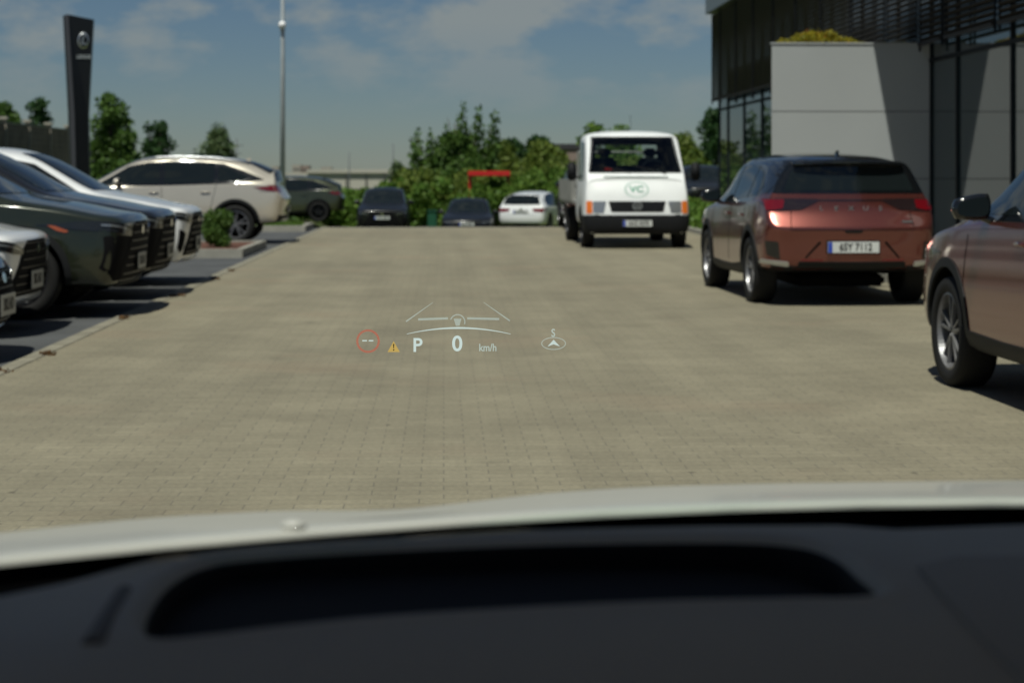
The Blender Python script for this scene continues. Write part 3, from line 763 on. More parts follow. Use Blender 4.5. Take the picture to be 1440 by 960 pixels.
    # --- front
    if style == 'suv':
        gp = [(-.30, .81), (.30, .81), (.42, .73), (.50, .60), (.66, .42), (.66, .33), (-.66, .33), (-.66, .42), (-.50, .60), (-.42, .73)]
        hl = [(.40, .73), (.60, .79), (.84, .83), (.89, .80), (.86, .75), (.62, .70), (.42, .69)]
        vent = [(.66, .58), (.79, .63), (.80, .42), (.74, .36), (.70, .42)]
        lip = [(-.60, .30), (.60, .30), (.66, .265), (-.66, .265)]
    else:
        gp = [(-.26, .70), (.26, .70), (.34, .60), (.40, .50), (.55, .32), (.55, .27), (-.55, .27), (-.55, .32), (-.40, .50), (-.34, .60)]
        hl = [(.42, .64), (.62, .70), (.84, .75), (.88, .72), (.84, .66), (.62, .60), (.44, .60)]
        vent = [(.62, .50), (.76, .54), (.77, .36), (.66, .29), (.58, .31)]
        lip = [(-.60, .24), (.60, .24), (.66, .215), (-.66, .215)]
    g = XP('grille', gp, 'grille', 1, .006)
    if detail and g:
        for k in range(7):
            zz = gp[6][1] + .03 + k * (gp[0][1] - gp[6][1] - .06) / 6
            hw = (.58 if style == 'suv' else .46) - .26 * (k / 6)
            XP('grille_bar', [(-hw, zz), (hw, zz), (hw, zz + .010), (-hw, zz + .010)], 'rim_dark', 1, .012, 0, .06, par=g, skirt=.01)
        XP('front_badge', [(.055 * math.cos(k * math.pi / 6), gp[0][1] - .075 + .04 * math.sin(k * math.pi / 6)) for k in range(12)], 'chrome', 1, .018, 0, .03, skirt=.015)
    XP('front_lip', lip, trim, 1, .010)
    for pl in (hl, mir(hl)):
        h_ = XP('headlight', pl, 'lamp_lens', 1, .006)
        if detail and h_:
            s = 1 if pl is hl else -1; z0 = hl[0][1]
            XP('running_light', [(s * .50, z0 + .015), (s * .82, z0 + .07), (s * .82, z0 + .055), (s * .50, z0 - .002)][::s], 'clear_lamp', 1, .012, 0, .03, par=h_)
    for pl in (vent, mir(vent)):
        XP('front_vent', pl, 'grille', 1, .005)
    # --- rear
    if rear_lamp == 'bar':
        tl = [(.92, 1.075), (.60, 1.085), (.36, 1.083), (.30, 1.072), (.40, 1.02), (.50, .97), (.78, .955), (.92, .965)]
        tr_ = [(.93, 1.07), (.66, 1.075), (.68, .985), (.78, .965), (.93, .972)]
        for pl, q in ((tl, tr_), (mir(tl), mir(tr_))):
            a = XP('tail_light', pl, 'dark_lens', -1, .006)
            XP('red_lens', q, 'red_lens', -1, .012, par=a)
        XP('light_strip', [(-.36, 1.076), (.36, 1.076), (.36, 1.060), (-.36, 1.060)], 'dark_lens', -1, .005, .002)
    else:
        z0 = .98 if style == 'suv' else .90
        if rear_lamp == 'wrap': tl = [(.93, z0 + .05), (.55, z0 + .03), (.40, z0), (.46, z0 - .05), (.75, z0 - .09), (.93, z0 - .05)]
        else: tl = [(.90, z0 + .02), (.42, z0), (.44, z0 - .10), (.72, z0 - .13), (.90, z0 - .10)]
        for pl in (tl, mir(tl)): XP('tail_light', pl, 'red_lens', -1, .008)
        if rear_lamp == 'wrap': YP('tail_light', [(-1.62, .985), (-1.80, 1.005), (-1.96, .995), (-1.99, .93), (-1.86, .925), (-1.72, .95)], 'red_lens', .008, .01, .04)
    if style == 'suv' and rear_lamp == 'bar':
        # the tailgate ledge, spoiler lip, vents, trims, valance
        XP('tailgate_seam', [(-.62, .776), (.62, .776), (.62, .768), (-.62, .768)], 'void', -1, .002, 0, .05, skirt=.004)
        XP('tailgate_release', [(-.10, .768), (.10, .768), (.075, .742), (-.075, .742)], 'black', -1, .004, .006)
        for s in (1, -1):
            q = lambda pl: [(s * a, b) for a, b in pl][::s]
            XP('tailgate_seam', q([(.60, .955), (.608, .955), (.63, .77), (.622, .77)]), 'void', -1, .002, 0, .05, skirt=.004)
            XP('rear_vent', q([(.74, .655), (.86, .665), (.84, .52), (.72, .47)]), 'gloss_black', -1, .005)
            XP('rear_trim', q([(.64, .455), (.87, .475), (.875, .44), (.66, .412), (.63, .415)]), trim, -1, .012, .01)
            XP('recess_shade_strip', q([(.34, .66), (.48, .50), (.47, .485), (.32, .645)]), 'void', -1, .002, 0, .04, skirt=.004)  # dark strips drawn for the shaded edges of an unmodelled plate recess
        XP('valance', [(-.80, .43), (-.54, .405), (-.54, .455), (.54, .455), (.54, .405), (.80, .43), (.78, .33), (-.78, .33)], 'black', -1, .008, .01)
        for s in (1, -1): XP('reflector', [(s * a, b) for a, b in ((.30, .478), (.52, .48), (.52, .463), (.30, .463))][::s], 'red_lens', -1, .008, .003)
    elif style == 'suv':
        XP('valance', [(-.80, .50), (.80, .50), (.78, .33), (-.78, .33)], 'black', -1, .008, .01)
        XP('rear_trim', [(-.60, .43), (.60, .43), (.56, .40), (-.56, .40)], trim, -1, .014, .005)
    else:
        XP('valance', [(-.66, .36), (.66, .36), (.64, .28), (-.64, .28)], 'black', -1, .008, .01)
    XP('tailgate_seam', [(-.60, .70), (.60, .70), (.60, .693), (-.60, .693)] if style != 'suv' else [(-.50, .60), (.50, .60), (.50, .594), (-.50, .594)], 'void', -1, .002, 0, .05, skirt=.004) if rear_lamp != 'bar' else None
    def surf(y, z, sgn):
        h_ = bvh.ray_cast(Vector((sgn * 4, y, z)), Vector((-sgn, 0, 0)))[0]; return h_.x if h_ else sgn * 2.0 * sx
    if rear_plate:
        z = (.60 if style == 'suv' else .78) * sz
        plate(C_, surf(0, z, -1) - .010, 0, z, -1, rear_plate, card=card)
    if front_plate:
        z = (pz or (.46 if style == 'suv' else .42)) * sz
        plate(C_, surf(0, z, 1) + .022, 0, z, 1, front_plate, card=card, h=.15 if card else .11, w=.42 if card else .52)
    if badge:
        rx, up, nn = Vector((0, -1, 0)), Vector((0, 0, 1)), Vector((-1, 0, 0))
        for i, ch in enumerate(badge):
            y = .30 - i * .15; z = .985 * sz; x = surf(y, z, -1) - .006
            mtx = Matrix(((0, 0, -1, x), (-1, 0, 0, y), (0, 1, 0, z), (0, 0, 0, 1)))
            text_mesh('tailgate_letter', ch, .062, M['rim'], C_, mtx, .003, sx=1.3)
        bm = bmesh.new(); bx(bm, (surf(-.62, .83 * sz, -1) - .004, -.56, .855 * sz), (.006, .11, .022), bev=.003); mesh('model_badge', bm, M['rim'], C_)
    if rear_lamp != 'bar' and style != 'suv':
        z = .86 * sz; bm = bmesh.new(); lathe(bm, [(0, 0), (.055, 0), (.055, .012), (0, .012)], 24, 'Y')
        o = mesh('rear_badge', bm, M['chrome'], C_); o.rotation_euler = (0, 0, R(90)); o.location = (surf(0, z, -1) - .002, 0, z)
    if roof_m:
        v_ = []; f_ = []
        for i in range(13):
            yy = (-.56 + 1.12 * i / 12) * sy; zz = (1.452 - .02 * (yy / .6) ** 2) * sz
            x0 = surf(yy, 1.43 * sz, -1); d_ = .085 * (1 - .35 * (abs(yy) / .6) ** 4)
            v_ += [(x0 + .06, yy, zz + .022), (x0 - d_, yy, zz + .004), (x0 - d_, yy, zz - .014), (x0 + .05, yy, zz - .03)]
        for i in range(12):
            for k_ in range(3): f_.append((i * 4 + k_, i * 4 + k_ + 1, i * 4 + k_ + 5, i * 4 + k_ + 4))
        f_ += [(0, 1, 2, 3), (51, 50, 49, 48)]
        pyd('roof_spoiler', v_, f_, M[roof_m], C_)
    if paint_m in ('green_paint', 'graphite'): XP('matt_front_mask', [(-.83, .70), (.83, .70), (.845, .42), (.74, .31), (-.74, .31), (-.845, .42)], 'grille', 1, .0025)  # matt black cover added on dark paint to suppress the ground's reflection
    # exhaust / underside clutter so light does not pass straight below
    box('underbody', (0, 0, .24), (L * .78, W * .50, .12), M['void'], C_, .03)
    return C_

# ------------------------------------------------------------------ foliage
def leaves(name, blobs, dens, size, m, parent=None, seed=0, flat=.5):
    """leaf clumps: small quads spread through a set of balls (x,y,z,rx,rz)"""
    rnd = random.Random(seed); v = []; f = []
    for (x, y, z, rx, rz_) in blobs:
        n = int(dens * rx * rx * max(rz_, .3) )
        n = max(n, 12)
        for _ in range(n):
            while True:
                a, b, c = rnd.uniform(-1, 1), rnd.uniform(-1, 1), rnd.uniform(-1, 1)
                d = a * a + b * b + c * c
                if .12 < d < 1: break
            k = rnd.uniform(.82, 1.16)
            p = Vector((x + a * rx * k, y + b * rx * k, z + c * rz_ * k))
            u = Vector((rnd.gauss(0, 1), rnd.gauss(0, 1), rnd.gauss(0, .7))).normalized()
            w = u.orthogonal().normalized(); w.rotate(Matrix.Rotation(rnd.uniform(0, 6.28), 3, u))
            s = size * rnd.uniform(.55, 1.3); h = u.cross(w)
            i = len(v)
            v += [p - w * s * .5, p + h * s * .32 , p + w * s * .5, p - h * s * .32]
            f.append((i, i + 1, i + 2, i + 3))
    return pyd(name, v, f, m, parent)
def tree(label, x, y, zbase, h, rx, m, seed, name='tree', dens=90, size=.22, shape='round', trunk_f=.28, group=None, n=26, cat='tree'):
    rnd = random.Random(seed)
    T = empty(name, (x, y, zbase)); tag(T, label, cat, group)
    bm = bmesh.new(); r0 = .035 * h ** .9
    tube(bm, [(0, 0, -.1), (.03 * h * rnd.uniform(-.5, .5), 0, h * .35), (.02 * h * rnd.uniform(-1, 1), 0, h * .8)], r0, 8, r0 * .25)
    blobs = []
    for k in range(n):
        t = rnd.random() ** .8 if shape in ('round', 'column') else rnd.random()
        z = h * (trunk_f + (1 - trunk_f) * t * .94)
        if shape == 'round': rad = rx * math.sqrt(max(.05, 1 - (2 * t - .9) ** 2)) * .85
        elif shape == 'cone': rad = rx * (1 - t) ** .8 * .9 + .1
        elif shape == 'column': rad = rx * (.95 - .35 * t)
        else: rad = rx * (1.0 - .62 * t)
        a = rnd.uniform(0, 6.28); d = rad * rnd.uniform(.25, .95)
        br = rx * rnd.uniform(.34, .56) * (1.0 if shape == 'round' else (1.15 - .6 * t))
        blobs.append((d * math.cos(a), d * math.sin(a), z, br, br * rnd.uniform(.7, 1.1)))
        if k % 3 == 0:
            z0 = h * rnd.uniform(.2, .6)
            tube(bm, [(0, 0, min(z0, z - .1)), (d * .5 * math.cos(a), d * .5 * math.sin(a), (z0 + z) / 2 + .1), (d * math.cos(a), d * math.sin(a), z)], r0 * .3, 5, r0 * .08)
    if shape == 'spires':
        blobs = [(a, b, c * .80, d, e) for a, b, c, d, e in blobs]
        for k in range(6):
            a = (k - 2.5) / 2.5 * rx * .95; hh = h * (1.0 - .12 * abs(k - 3.4) * rnd.uniform(.4, 1.3))
            for q in range(6): blobs.append((a * (1 + q * .03), rnd.uniform(-.3, .3) * rx, hh * (.55 + .45 * q / 5), rx * .30 * (1.2 - q * .15), h * .09))
            tube(bm, [(0, 0, h * .2), (a * .8, 0, h * .5), (a * 1.1, 0, hh * .98)], r0 * .35, 5, r0 * .06)
    mesh('trunk', bm, M['bark'], T, True)
    leaves('crown', blobs, dens, size, M[m], T, seed)
    return T

# ------------------------------------------------------------------ own car: bonnet, dashboard, shell round the camera
OWN = empty('car_interior', (.45, .9, 0)); tag(OWN, 'silver beige bonnet and black dashboard of the car the view is taken from', 'car')
OFF = Vector((-.45, -.9, 0))
def ye(x): return K * (1.324 + .27 * x - .29 * x * x if x < .4655 else 1.324 + .27 * .4655 - .29 * .4655 ** 2 - .22 * (x - .4655) ** 2)
def interp(tab, x):
    if x <= tab[0][0]: return tab[0][1]
    for (a, b), (c, d) in zip(tab, tab[1:]):
        if x <= c:
            t = (x - a) / (c - a); t = t * t * (3 - 2 * t); return b + (d - b) * t
    return tab[-1][1]
SIL = [(-260, 775), (0, 749), (200, 728), (400, 717), (480, 717), (545, 720), (620, 712), (700, 698), (900, 684), (1100, 679), (1440, 675), (1800, 676)]
def bonnet():
    v = []; f = []; nx, ny = 120, 34
    for i in range(nx + 1):
        x0 = -.62 + 1.55 * i / nx                     # lateral position at the rear edge
        y0 = ye(x0); pxx = 720 + x0 / y0 * F; s = (sum(interp(SIL, pxx + q) for q in range(-90, 91, 15)) / 13 - 245) / F
        z0 = 1.043; ys = y0 + .45; zs = EYE - s * ys
        for j in range(ny + 1):
            if j < 4:      # rolled rear lip, facing up and back
                a = j / 4 * math.pi / 2
                y = y0 - .008 * math.cos(a); z = z0 - .006 + .006 * math.sin(a)
            else:
                t = (j - 4) / (ny - 4) * 2.2
                y = y0 + t * .45
                c2 = -s * .45 - (zs - z0)              # slope at t=1 equals the sight line's
                z = z0 + (zs - z0 - c2) * t + c2 * t * t if t <= 1.6 else None
                if z is None:
                    t1 = 1.6; z1 = z0 + (zs - z0 - c2) * t1 + c2 * t1 * t1; d1 = (zs - z0 - c2) + 2 * c2 * t1
                    z = z1 + d1 * (t - t1) - .35 * (t - t1) ** 2
            v.append(Vector((x0 * (y / y0), y, z)) + OFF)
    for i in range(nx):
        for j in range(ny):
            a = i * (ny + 1) + j; f.append((a, a + ny + 1, a + ny + 2, a + 1))
    pyd('bonnet', v, f, M['own_paint'], OWN, True)
bonnet()
# washer nozzle at the bonnet's rear edge
bm = bmesh.new()
bmesh.ops.create_uvsphere(bm, u_segments=16, v_segments=10, radius=1.0)
for v in bm.verts: v.co = Vector((v.co.x * .011, v.co.y * .008, v.co.z * .005))
o = mesh('washer_nozzle', bm, M['own_paint'], OWN, True); xx = (405 - 720) / F * 1.24 * K; o.location = Vector((xx, ye(xx) + .004, 1.045)) + OFF
# black cowl between glass and bonnet, following the bonnet edge
v = []; f = []
for i in range(61):
    x = -.75 + 1.75 * i / 60; y = ye(x)
    v += [Vector((x, y + .06, 1.035)) + OFF, Vector((x, y - .05, 1.008)) + OFF, Vector((x, y - .30, .99)) + OFF]
for i in range(60):
    a = i * 3; f += [(a, a + 1, a + 4, a + 3), (a + 1, a + 2, a + 5, a + 4)]
pyd('cowl', v, f, M['dash_black'], OWN, True)
# dashboard top: a gently crowned slab with the display opening cut into it
ZD = 1.03
def dp(x, y, z=ZD):
    Y = (EYE - z) * F / (y - 245); return ((x - 720) / F * Y, Y)
open_px = [(204, 882), (212, 852), (238, 818), (285, 793), (360, 781), (560, 768), (800, 759), (1020, 757), (1120, 763), (1170, 778), (1205, 805), (1228, 836), (1100, 841), (900, 846), (600, 862), (400, 880), (300, 892), (225, 898)]
opening = [dp(*p) for p in open_px]
def spline(P, n=6):
    o_ = []; N_ = len(P)
    for i in range(N_):
        p0, p1, p2, p3 = [Vector(P[(i + k) % N_]) for k in (-1, 0, 1, 2)]
        for k in range(n):
            t = k / n
            o_.append(.5 * ((2 * p1) + (p2 - p0) * t + (2 * p0 - 5 * p1 + 4 * p2 - p3) * t * t + (3 * p1 - p0 - 3 * p2 + p3) * t ** 3))
    return o_
osp = spline(opening, 5)
edge_px = [(-420, 875), (-200, 856), (0, 838), (90, 820), (200, 790), (300, 765), (420, 752), (700, 745), (1000, 739), (1180, 738), (1260, 744), (1440, 737), (1650, 735)]
edge = [dp(*p) for p in edge_px]
outer = [Vector((-.70, .62))] + [Vector(e) for e in edge] + [Vector((1.0, 1.40)), Vector((1.0, .62))]
def crown(x, y): return ZD
bm = bmesh.new()
def loop(pts):
    vs_ = [bm.verts.new((p[0], p[1], ZD)) for p in pts]
    return vs_, [bm.edges.new((vs_[i], vs_[(i + 1) % len(vs_)])) for i in range(len(vs_))]
ov, oe = loop(outer)
cen = sum((Vector(p) for p in osp), Vector((0, 0))) / len(osp)
n_o = len(osp)
# rim: raised soft bead round the opening
rings = []
def off_ring(d, z):
    out_ = []
    for i in range(n_o):
        p = osp[i]; t = (osp[(i + 1) % n_o] - osp[i - 1]).normalized(); nrm = Vector((t.y, -t.x))
        if nrm.dot(p - cen) < 0: nrm = -nrm
        out_.append((p[0] + nrm.x * d, p[1] + nrm.y * d, z))
    return out_
prof = [(.030, ZD), (.022, ZD + .002), (.014, ZD + .004), (.006, ZD + .002), (.0, ZD - .004), (-.001, ZD - .010), (-.002, ZD - .03), (-.002, ZD - .12)]
for d, z in prof: rings.append([bm.verts.new(p) for p in off_ring(d, z)])
e0 = [bm.edges.new((rings[0][i], rings[0][(i + 1) % n_o])) for i in range(n_o)]
bmesh.ops.triangle_fill(bm, use_beauty=True, use_dissolve=False, edges=oe + e0)
for f_ in [f_ for f_ in bm.faces if f_.normal.z < 0]: f_.normal_flip()
for a, b in zip(rings, rings[1:]):
    for i in range(n_o):
        f_ = bm.faces.new((a[i], a[(i + 1) % n_o], b[(i + 1) % n_o], b[i]))
# front edge rolled down
fe = [bm.verts.new((p.x, p.y + .012, ZD - .012)) for p in [Vector(e) for e in edge]]
for i in range(len(edge) - 1): bm.faces.new((ov[1 + i], ov[2 + i], fe[i + 1], fe[i]))
bmesh.ops.recalc_face_normals(bm, faces=bm.faces)
for v_ in bm.verts: v_.co += OFF
mi_f = []
dash = mesh('dashboard', bm, [M['dash'], M['dash_black']], OWN)
for p_ in dash.data.polygons:
    p_.use_smooth = True
    if p_.center.z < ZD - .003 and abs(p_.normal.z) < .8 and (Vector((p_.center.x - OFF.x, p_.center.y - OFF.y)) - cen).length < .33 and p_.center.y - OFF.y < 1.47: p_.material_index = 1
# the well below the opening
bm = bmesh.new()
fl = [bm.verts.new(Vector((p[0], p[1], ZD - .036 - .06 * (1.45 - p[1]))) + OFF) for p in off_ring(-.001, 0)]
bm.faces.new(fl); bm.normal_update()
for f_ in bm.faces:
    if f_.normal.z < 0: f_.normal_flip()
mesh('display_housing', bm, M['dash_floor'], OWN)
bm = bmesh.new()
pts = [Vector((*dp(x, y), 0)) for x, y in ((330, 836), (500, 817), (760, 803), (980, 797), (1120, 797))]
for p in pts: p.z = ZD - .03
tube(bm, [p + OFF for p in pts], .004, 8); mesh('housing_bar', bm, M['dash_floor'], OWN, True)
# vent grooves either side of the well and a pad on the passenger side
bm = bmesh.new()
for a, b in (((175, 832), (130, 905)), ):
    p0 = Vector((*dp(*a), ZD + .0015)); p1 = Vector((*dp(*b), ZD + .0015)); tube(bm, [p0 + OFF - Vector((0, 0, .0035)), p1 + OFF - Vector((0, 0, .0035))], .0075, 10)
mesh('defroster_slot', bm, M['dash_pad2'], OWN)
pd = [Vector((*dp(x, y), ZD + .003)) for x, y in ((1290, 800), (1345, 786), (1460, 786), (1700, 790), (1700, 1100), (1480, 1000), (1380, 900))]
pyd('dashboard_pad', [p + OFF for p in pd] + [p + OFF - Vector((0, 0, .004)) for p in pd], [list(range(7))[::-1]] + [(i, (i + 1) % 7, 7 + (i + 1) % 7, 7 + i) for i in range(7)], M['dash_pad'], OWN)
# windscreen, roof, pillars, sides, bulkhead
clear = bpy.data.materials.new('windscreen_glass'); clear.use_nodes = True; t_n = clear.node_tree; t_n.nodes.clear()
tb_ = t_n.nodes.new('ShaderNodeBsdfTransparent'); tb_.inputs[0].default_value = (.92, .965, .945, 1); oo = t_n.nodes.new('ShaderNodeOutputMaterial'); t_n.links.new(tb_.outputs[0], oo.inputs[0])
v = []; f = []
for i in range(21):
    x = -.66 + 1.95 * i / 20
    for j in range(11):
        t = j / 10; yb = ye(min(max(x, -.5), 1.05)) - .03; yt = ye(min(max(x, -.5), 1.05)) - .215
        v.append(Vector((x + (.41 - x) * .12 * t, yb + (yt - yb) * t + .03 * math.sin(t * math.pi), 1.006 + (1.55 - 1.006) * t)) + OFF)
for i in range(20):
    for j in range(10): a = i * 11 + j; f.append((a, a + 11, a + 12, a + 1))
pyd('windscreen', v, f, clear, OWN, True)
rp_ = [Vector((-.60 + 1.86 * i / 16, ye(min(-.60 + 1.86 * i / 16 + .086, 1.05)) - .274, 0)) + OFF for i in range(17)]
prism('roof', [Vector((-.60, -1.9, 0)) + OFF] + rp_ + [Vector((1.26, -1.9, 0)) + OFF], 1.555, 1.62, M['headliner'], OWN)
for s, xb, xt in ((-1, -.72, -.52), (1, 1.34, 1.14)):
    bm = bmesh.new(); tube(bm, [Vector((xb, ye(xb if s < 0 else 1.05) - .05, .98)) + OFF, Vector((xt, ye(xt) - .30, 1.56)) + OFF], .035, 8); mesh('pillar', bm, M['cabin'], OWN, True)
    box('door', Vector((xb - .02 * s * -1, -.35, .55)) + OFF, (.06, 3.0, .92), M['cabin'], OWN, .01)
    box('side_pillar', Vector(((xb + xt) / 2, -.55, 1.28)) + OFF, (.06, .12, .58), M['cabin'], OWN, .01)
box('bulkhead', Vector((.41, -1.9, .95)) + OFF, (1.7, .06, 1.2), M['cabin'], OWN, .01)
box('floor', Vector((.41, -.4, .12)) + OFF, (1.7, 2.9, .06), M['cabin'], OWN, .01)
box('dash_front', Vector((.20, .60, .80)) + OFF, (1.5, .03, .44), M['dash'], OWN, .01)

# head-up display: projected image floating beyond the bonnet, a flat lit display at its own distance
HD = 4.4; k = HD / F
hw = emit('display_white', (.80, .92, .88), .78, .9); hd = emit('display_dim', (.66, .76, .70), .78, .55); hr = emit('display_red', (.80, .22, .14), .62, .75); ha = emit('display_amber', (.86, .56, .14), .72, .85); hk = emit('display_dark', (.10, .08, .03), .5, 1.0)
def hp(x, y, dz=0): return px(x, y, HD + dz) + OFF
def hmesh(name, loops, m, par, dz=0):
    vs_ = []; fs = []
    for lp in loops:
        i0 = len(vs_); vs_ += [hp(a, b, dz) for a, b in lp]; fs.append(list(range(i0, i0 + len(lp))))
    return pyd(name, vs_, fs, m, par)
def hstroke(pts, w0, w1=None):
    out_ = []; n_ = len(pts)
    A = []; B = []
    for i, p in enumerate(pts):
        a = Vector(pts[max(i - 1, 0)]); b = Vector(pts[min(i + 1, n_ - 1)]); d = (b - a).normalized(); nn = Vector((-d.y, d.x))
        w = (w0 if w1 is None else w0 + (w1 - w0) * i / (n_ - 1)) / 2
        A.append(Vector(p) + nn * w); B.append(Vector(p) - nn * w)
    return [[A[i], A[i + 1], B[i + 1], B[i]] for i in range(n_ - 1)]
def hring(cx, cy, rx, ry, w, n=40):
    L_ = []
    for i in range(n):
        a0 = 2 * math.pi * i / n; a1 = 2 * math.pi * (i + 1) / n
        L_.append([(cx + rx * math.cos(a0), cy + ry * math.sin(a0)), (cx + rx * math.cos(a1), cy + ry * math.sin(a1)), (cx + (rx - w) * math.cos(a1), cy + (ry - w) * math.sin(a1)), (cx + (rx - w) * math.cos(a0), cy + (ry - w) * math.sin(a0))])
    return L_
arc = [(572 + (718 - 572) * i / 24, 461 + 8.5 * ((i - 12) / 12) ** 2) for i in range(25)]
HUD = hmesh('head_up_display', hstroke(arc[12:], 2.6, .6) + hstroke(arc[12::-1], 2.6, .6), hw, OWN)
hmesh('speed_limit_ring', hring(517.5, 479.5, 16.6, 16.6, 3.0), hr, HUD)
hmesh('limit_dashes', [[(509.5, 478), (516, 478), (516, 479.8), (509.5, 479.8)], [(518.5, 478), (525, 478), (525, 479.8), (518.5, 479.8)]], hw, HUD)
hmesh('warning_triangle', [[(553.5, 479.5), (562.3, 494.8), (545, 494.8)]], ha, HUD)
hmesh('warning_mark', [[(552.6, 483.5), (554.6, 483.5), (554.0, 490), (553.2, 490)], [(552.7, 491), (554.5, 491), (554.5, 492.8), (552.7, 492.8)]], hk, HUD, -.004)
hmesh('lane_line', hstroke([(571, 452), (609, 425)], 2.0, .6) , hd, HUD)
hmesh('lane_line', hstroke([(717, 451), (680, 425)], 2.0, .6), hd, HUD)
hmesh('steering_bar', hstroke([(588, 449), (630, 447.5)], 3.0), hd, HUD); hmesh('steering_bar', hstroke([(657, 447.5), (702, 448.5)], 3.0), hd, HUD)
hmesh('steering_wheel_sign', hring(643.5, 452.5, 11, 11, 1.6)[22:40] + hring(643.5, 452.5, 11, 11, 1.6)[0:2] + [[(638, 448), (649, 448), (647.5, 453), (646, 458), (641, 458), (639.5, 453)]], hd, HUD)
hmesh('compass_ring', hring(778.5, 482.8, 17.4, 9.0, 1.3), hd, HUD)
hmesh('compass_arrow', [[(778.5, 477.5), (787.5, 487), (778.5, 484)], [(778.5, 477.5), (778.5, 484), (770, 487)]], hw, HUD)
def htext(s, x, y, size, m, sx=1.0):
    p = hp(x, y); mt = Matrix(((1, 0, 0, p.x), (0, 0, 1, p.y), (0, 1, 0, p.z), (0, 0, 0, 1)))
    mt = Matrix(((1, 0, 0, p.x), (0, 0, -1, p.y), (0, 1, 0, p.z), (0, 0, 0, 1)))
    text_mesh('display_lettering', s, size * k, m, HUD, mt, .0002, sx=sx)
htext('P', 587, 486, 27, hw); htext('0', 643, 484, 30, hw, 1.0); htext('km/h', 686, 489, 14.5, hd, .86); htext('S', 778, 468.5, 15.5, hd, .8)

# ------------------------------------------------------------------ showroom building
FL = 8.5; TE = 48.0; TN = 6.0
B = empty('showroom_building', lot(FL, 27), YAW); tag(B, 'glass fronted showroom with dark sun louvres and a pale grey entrance wall', 'building')
def bb(name, L0, L1, t0, t1, z0, z1, m, par=None, bev=0.0):
    bm = bmesh.new(); bx(bm, ((L0 + L1) / 2 - FL, ((t0 + t1) / 2 - 27) * K, (z0 + z1) / 2), (L1 - L0, (t1 - t0) * K, z1 - z0), bev=bev)
    return mesh(name, bm, m, par or B)
fac_glass = mat('facade_glass', (0.030, 0.046, 0.050), 0.02, spec=1.0); 
fac_glass.node_tree.nodes['Principled BSDF'].inputs['IOR'].default_value = 1.85
bays = [TN, 8.5, 11, 13.5, 16, 18.3, 20.6, 23.1, 25.6, 27.0, 29.0, 31.5, 34.0, 36.5, 39.0, 41.5, 44.0, 46.5, TE]
ZS = 3.56; ZT = 6.25
bb('wall', FL + .06, FL + 9, TN, TE - .02, 0, 6.6, M['dark_roof'])
for a, b in zip(bays, bays[1:]):
    bb('window', FL, FL + .05, a + .04, b - .04, .06, ZS - .28, fac_glass)
    bb('window', FL, FL + .05, a + .04, b - .04, ZS - .22, ZT, fac_glass)
for t in bays:
    bb('mullion', FL - .035, FL + .055, t - .035, t + .035, 0, ZT, M['mullion'])
bb('transom', FL - .05, FL + .052, TN, TE, ZS - .28, ZS - .22, M['mullion'])
bb('sill', FL - .06, FL + .052, TN, TE, 0, .06, M['mullion'])
for a, b in zip(bays, bays[1:]):
    bm = bmesh.new(); z = ZS + .09
    rot = Matrix.Rotation(R(28 if b < 32 else 46), 4, 'Y')
    while z < ZT - .04:
        bx(bm, (-.24, ((a + b) / 2 - 27) * K, z), (.092, (b - a - .12) * K, .006), rot); z += .10
    bx(bm, (-.24, ((a + b) / 2 - 27) * K, ZS + .02), (.09, (b - a - .22) * K, .05))
    lv_ = mesh('louvre_screen', bm, M['slat'], B)
    for tt in (a + .10, b - .10):
        bm = bmesh.new(); bx(bm, (-.24, (tt - 27) * K, (ZS + ZT) / 2 - .05), (.035, .035, ZT - ZS + .1)); 
        q = tt + (.06 if tt < (a + b) / 2 else -.06)
        mesh('guide_rail', bm, M['mullion'], lv_)
bb('roof', FL - .42, FL + 9, TN, TE + .1, ZT + .01, ZT + .75, M['fascia'])
# entrance canopy at the near end (beyond the top of the picture) that shades part of the entrance wall
bb('canopy', 6.98, FL - .43, 14, 26.6, 6.35, 6.75, M['fascia'])
for t in (14.0, ): bb('canopy_post', 6.3, 6.45, t - .08, t + .08, 0, 6.35, M['mullion'])
# entrance wall: wedge in plan
def lp(L, t): return (L - FL, (t - 27) * K)
EH = 3.585
cw = [lp(5.69, 27.0), lp(FL - .038, 27.0), lp(FL - .038, 34.0), lp(7.2, 34.0)]
prism('entrance_wall', cw, 0, EH, M['panel'], B)
for z in (2.42, 1.25):
    bm = bmesh.new(); bx(bm, ((5.69 + FL - .04) / 2 - FL, -.0005, z), (FL - .04 - 5.69 - .004, .004, .014)); mesh('panel_joint', bm, M['panel_joint'], B)
bb('coping', 5.68, FL - .042, 26.985, 27.10, EH + .001, EH + .03, M['panel'])
# sedum on the entrance roof
rnd = random.Random(3); bl = []
for i in range(60):
    L = rnd.uniform(5.95, 7.2); t = rnd.uniform(27.08, 27.5); q = lot(L, t, EH + .02)
    hgt = .17 * math.exp(-((L - 6.55) / .5) ** 2) + .03
    bl.append((q.x, q.y, q.z + hgt * .3, .13, hgt))
for i in range(26):
    L = rnd.uniform(7.0, 8.3); q = lot(L, rnd.uniform(27.1, 27.8), EH + .02); bl.append((q.x, q.y, q.z, .10, .035))
o = leaves('roof_planting', bl, 26000, .045, M['sedum'], seed=5); tag(o, 'low yellow, orange and green sedum growing on top of the entrance wall', 'planting', kind='stuff')
for s in range(7):
    pass
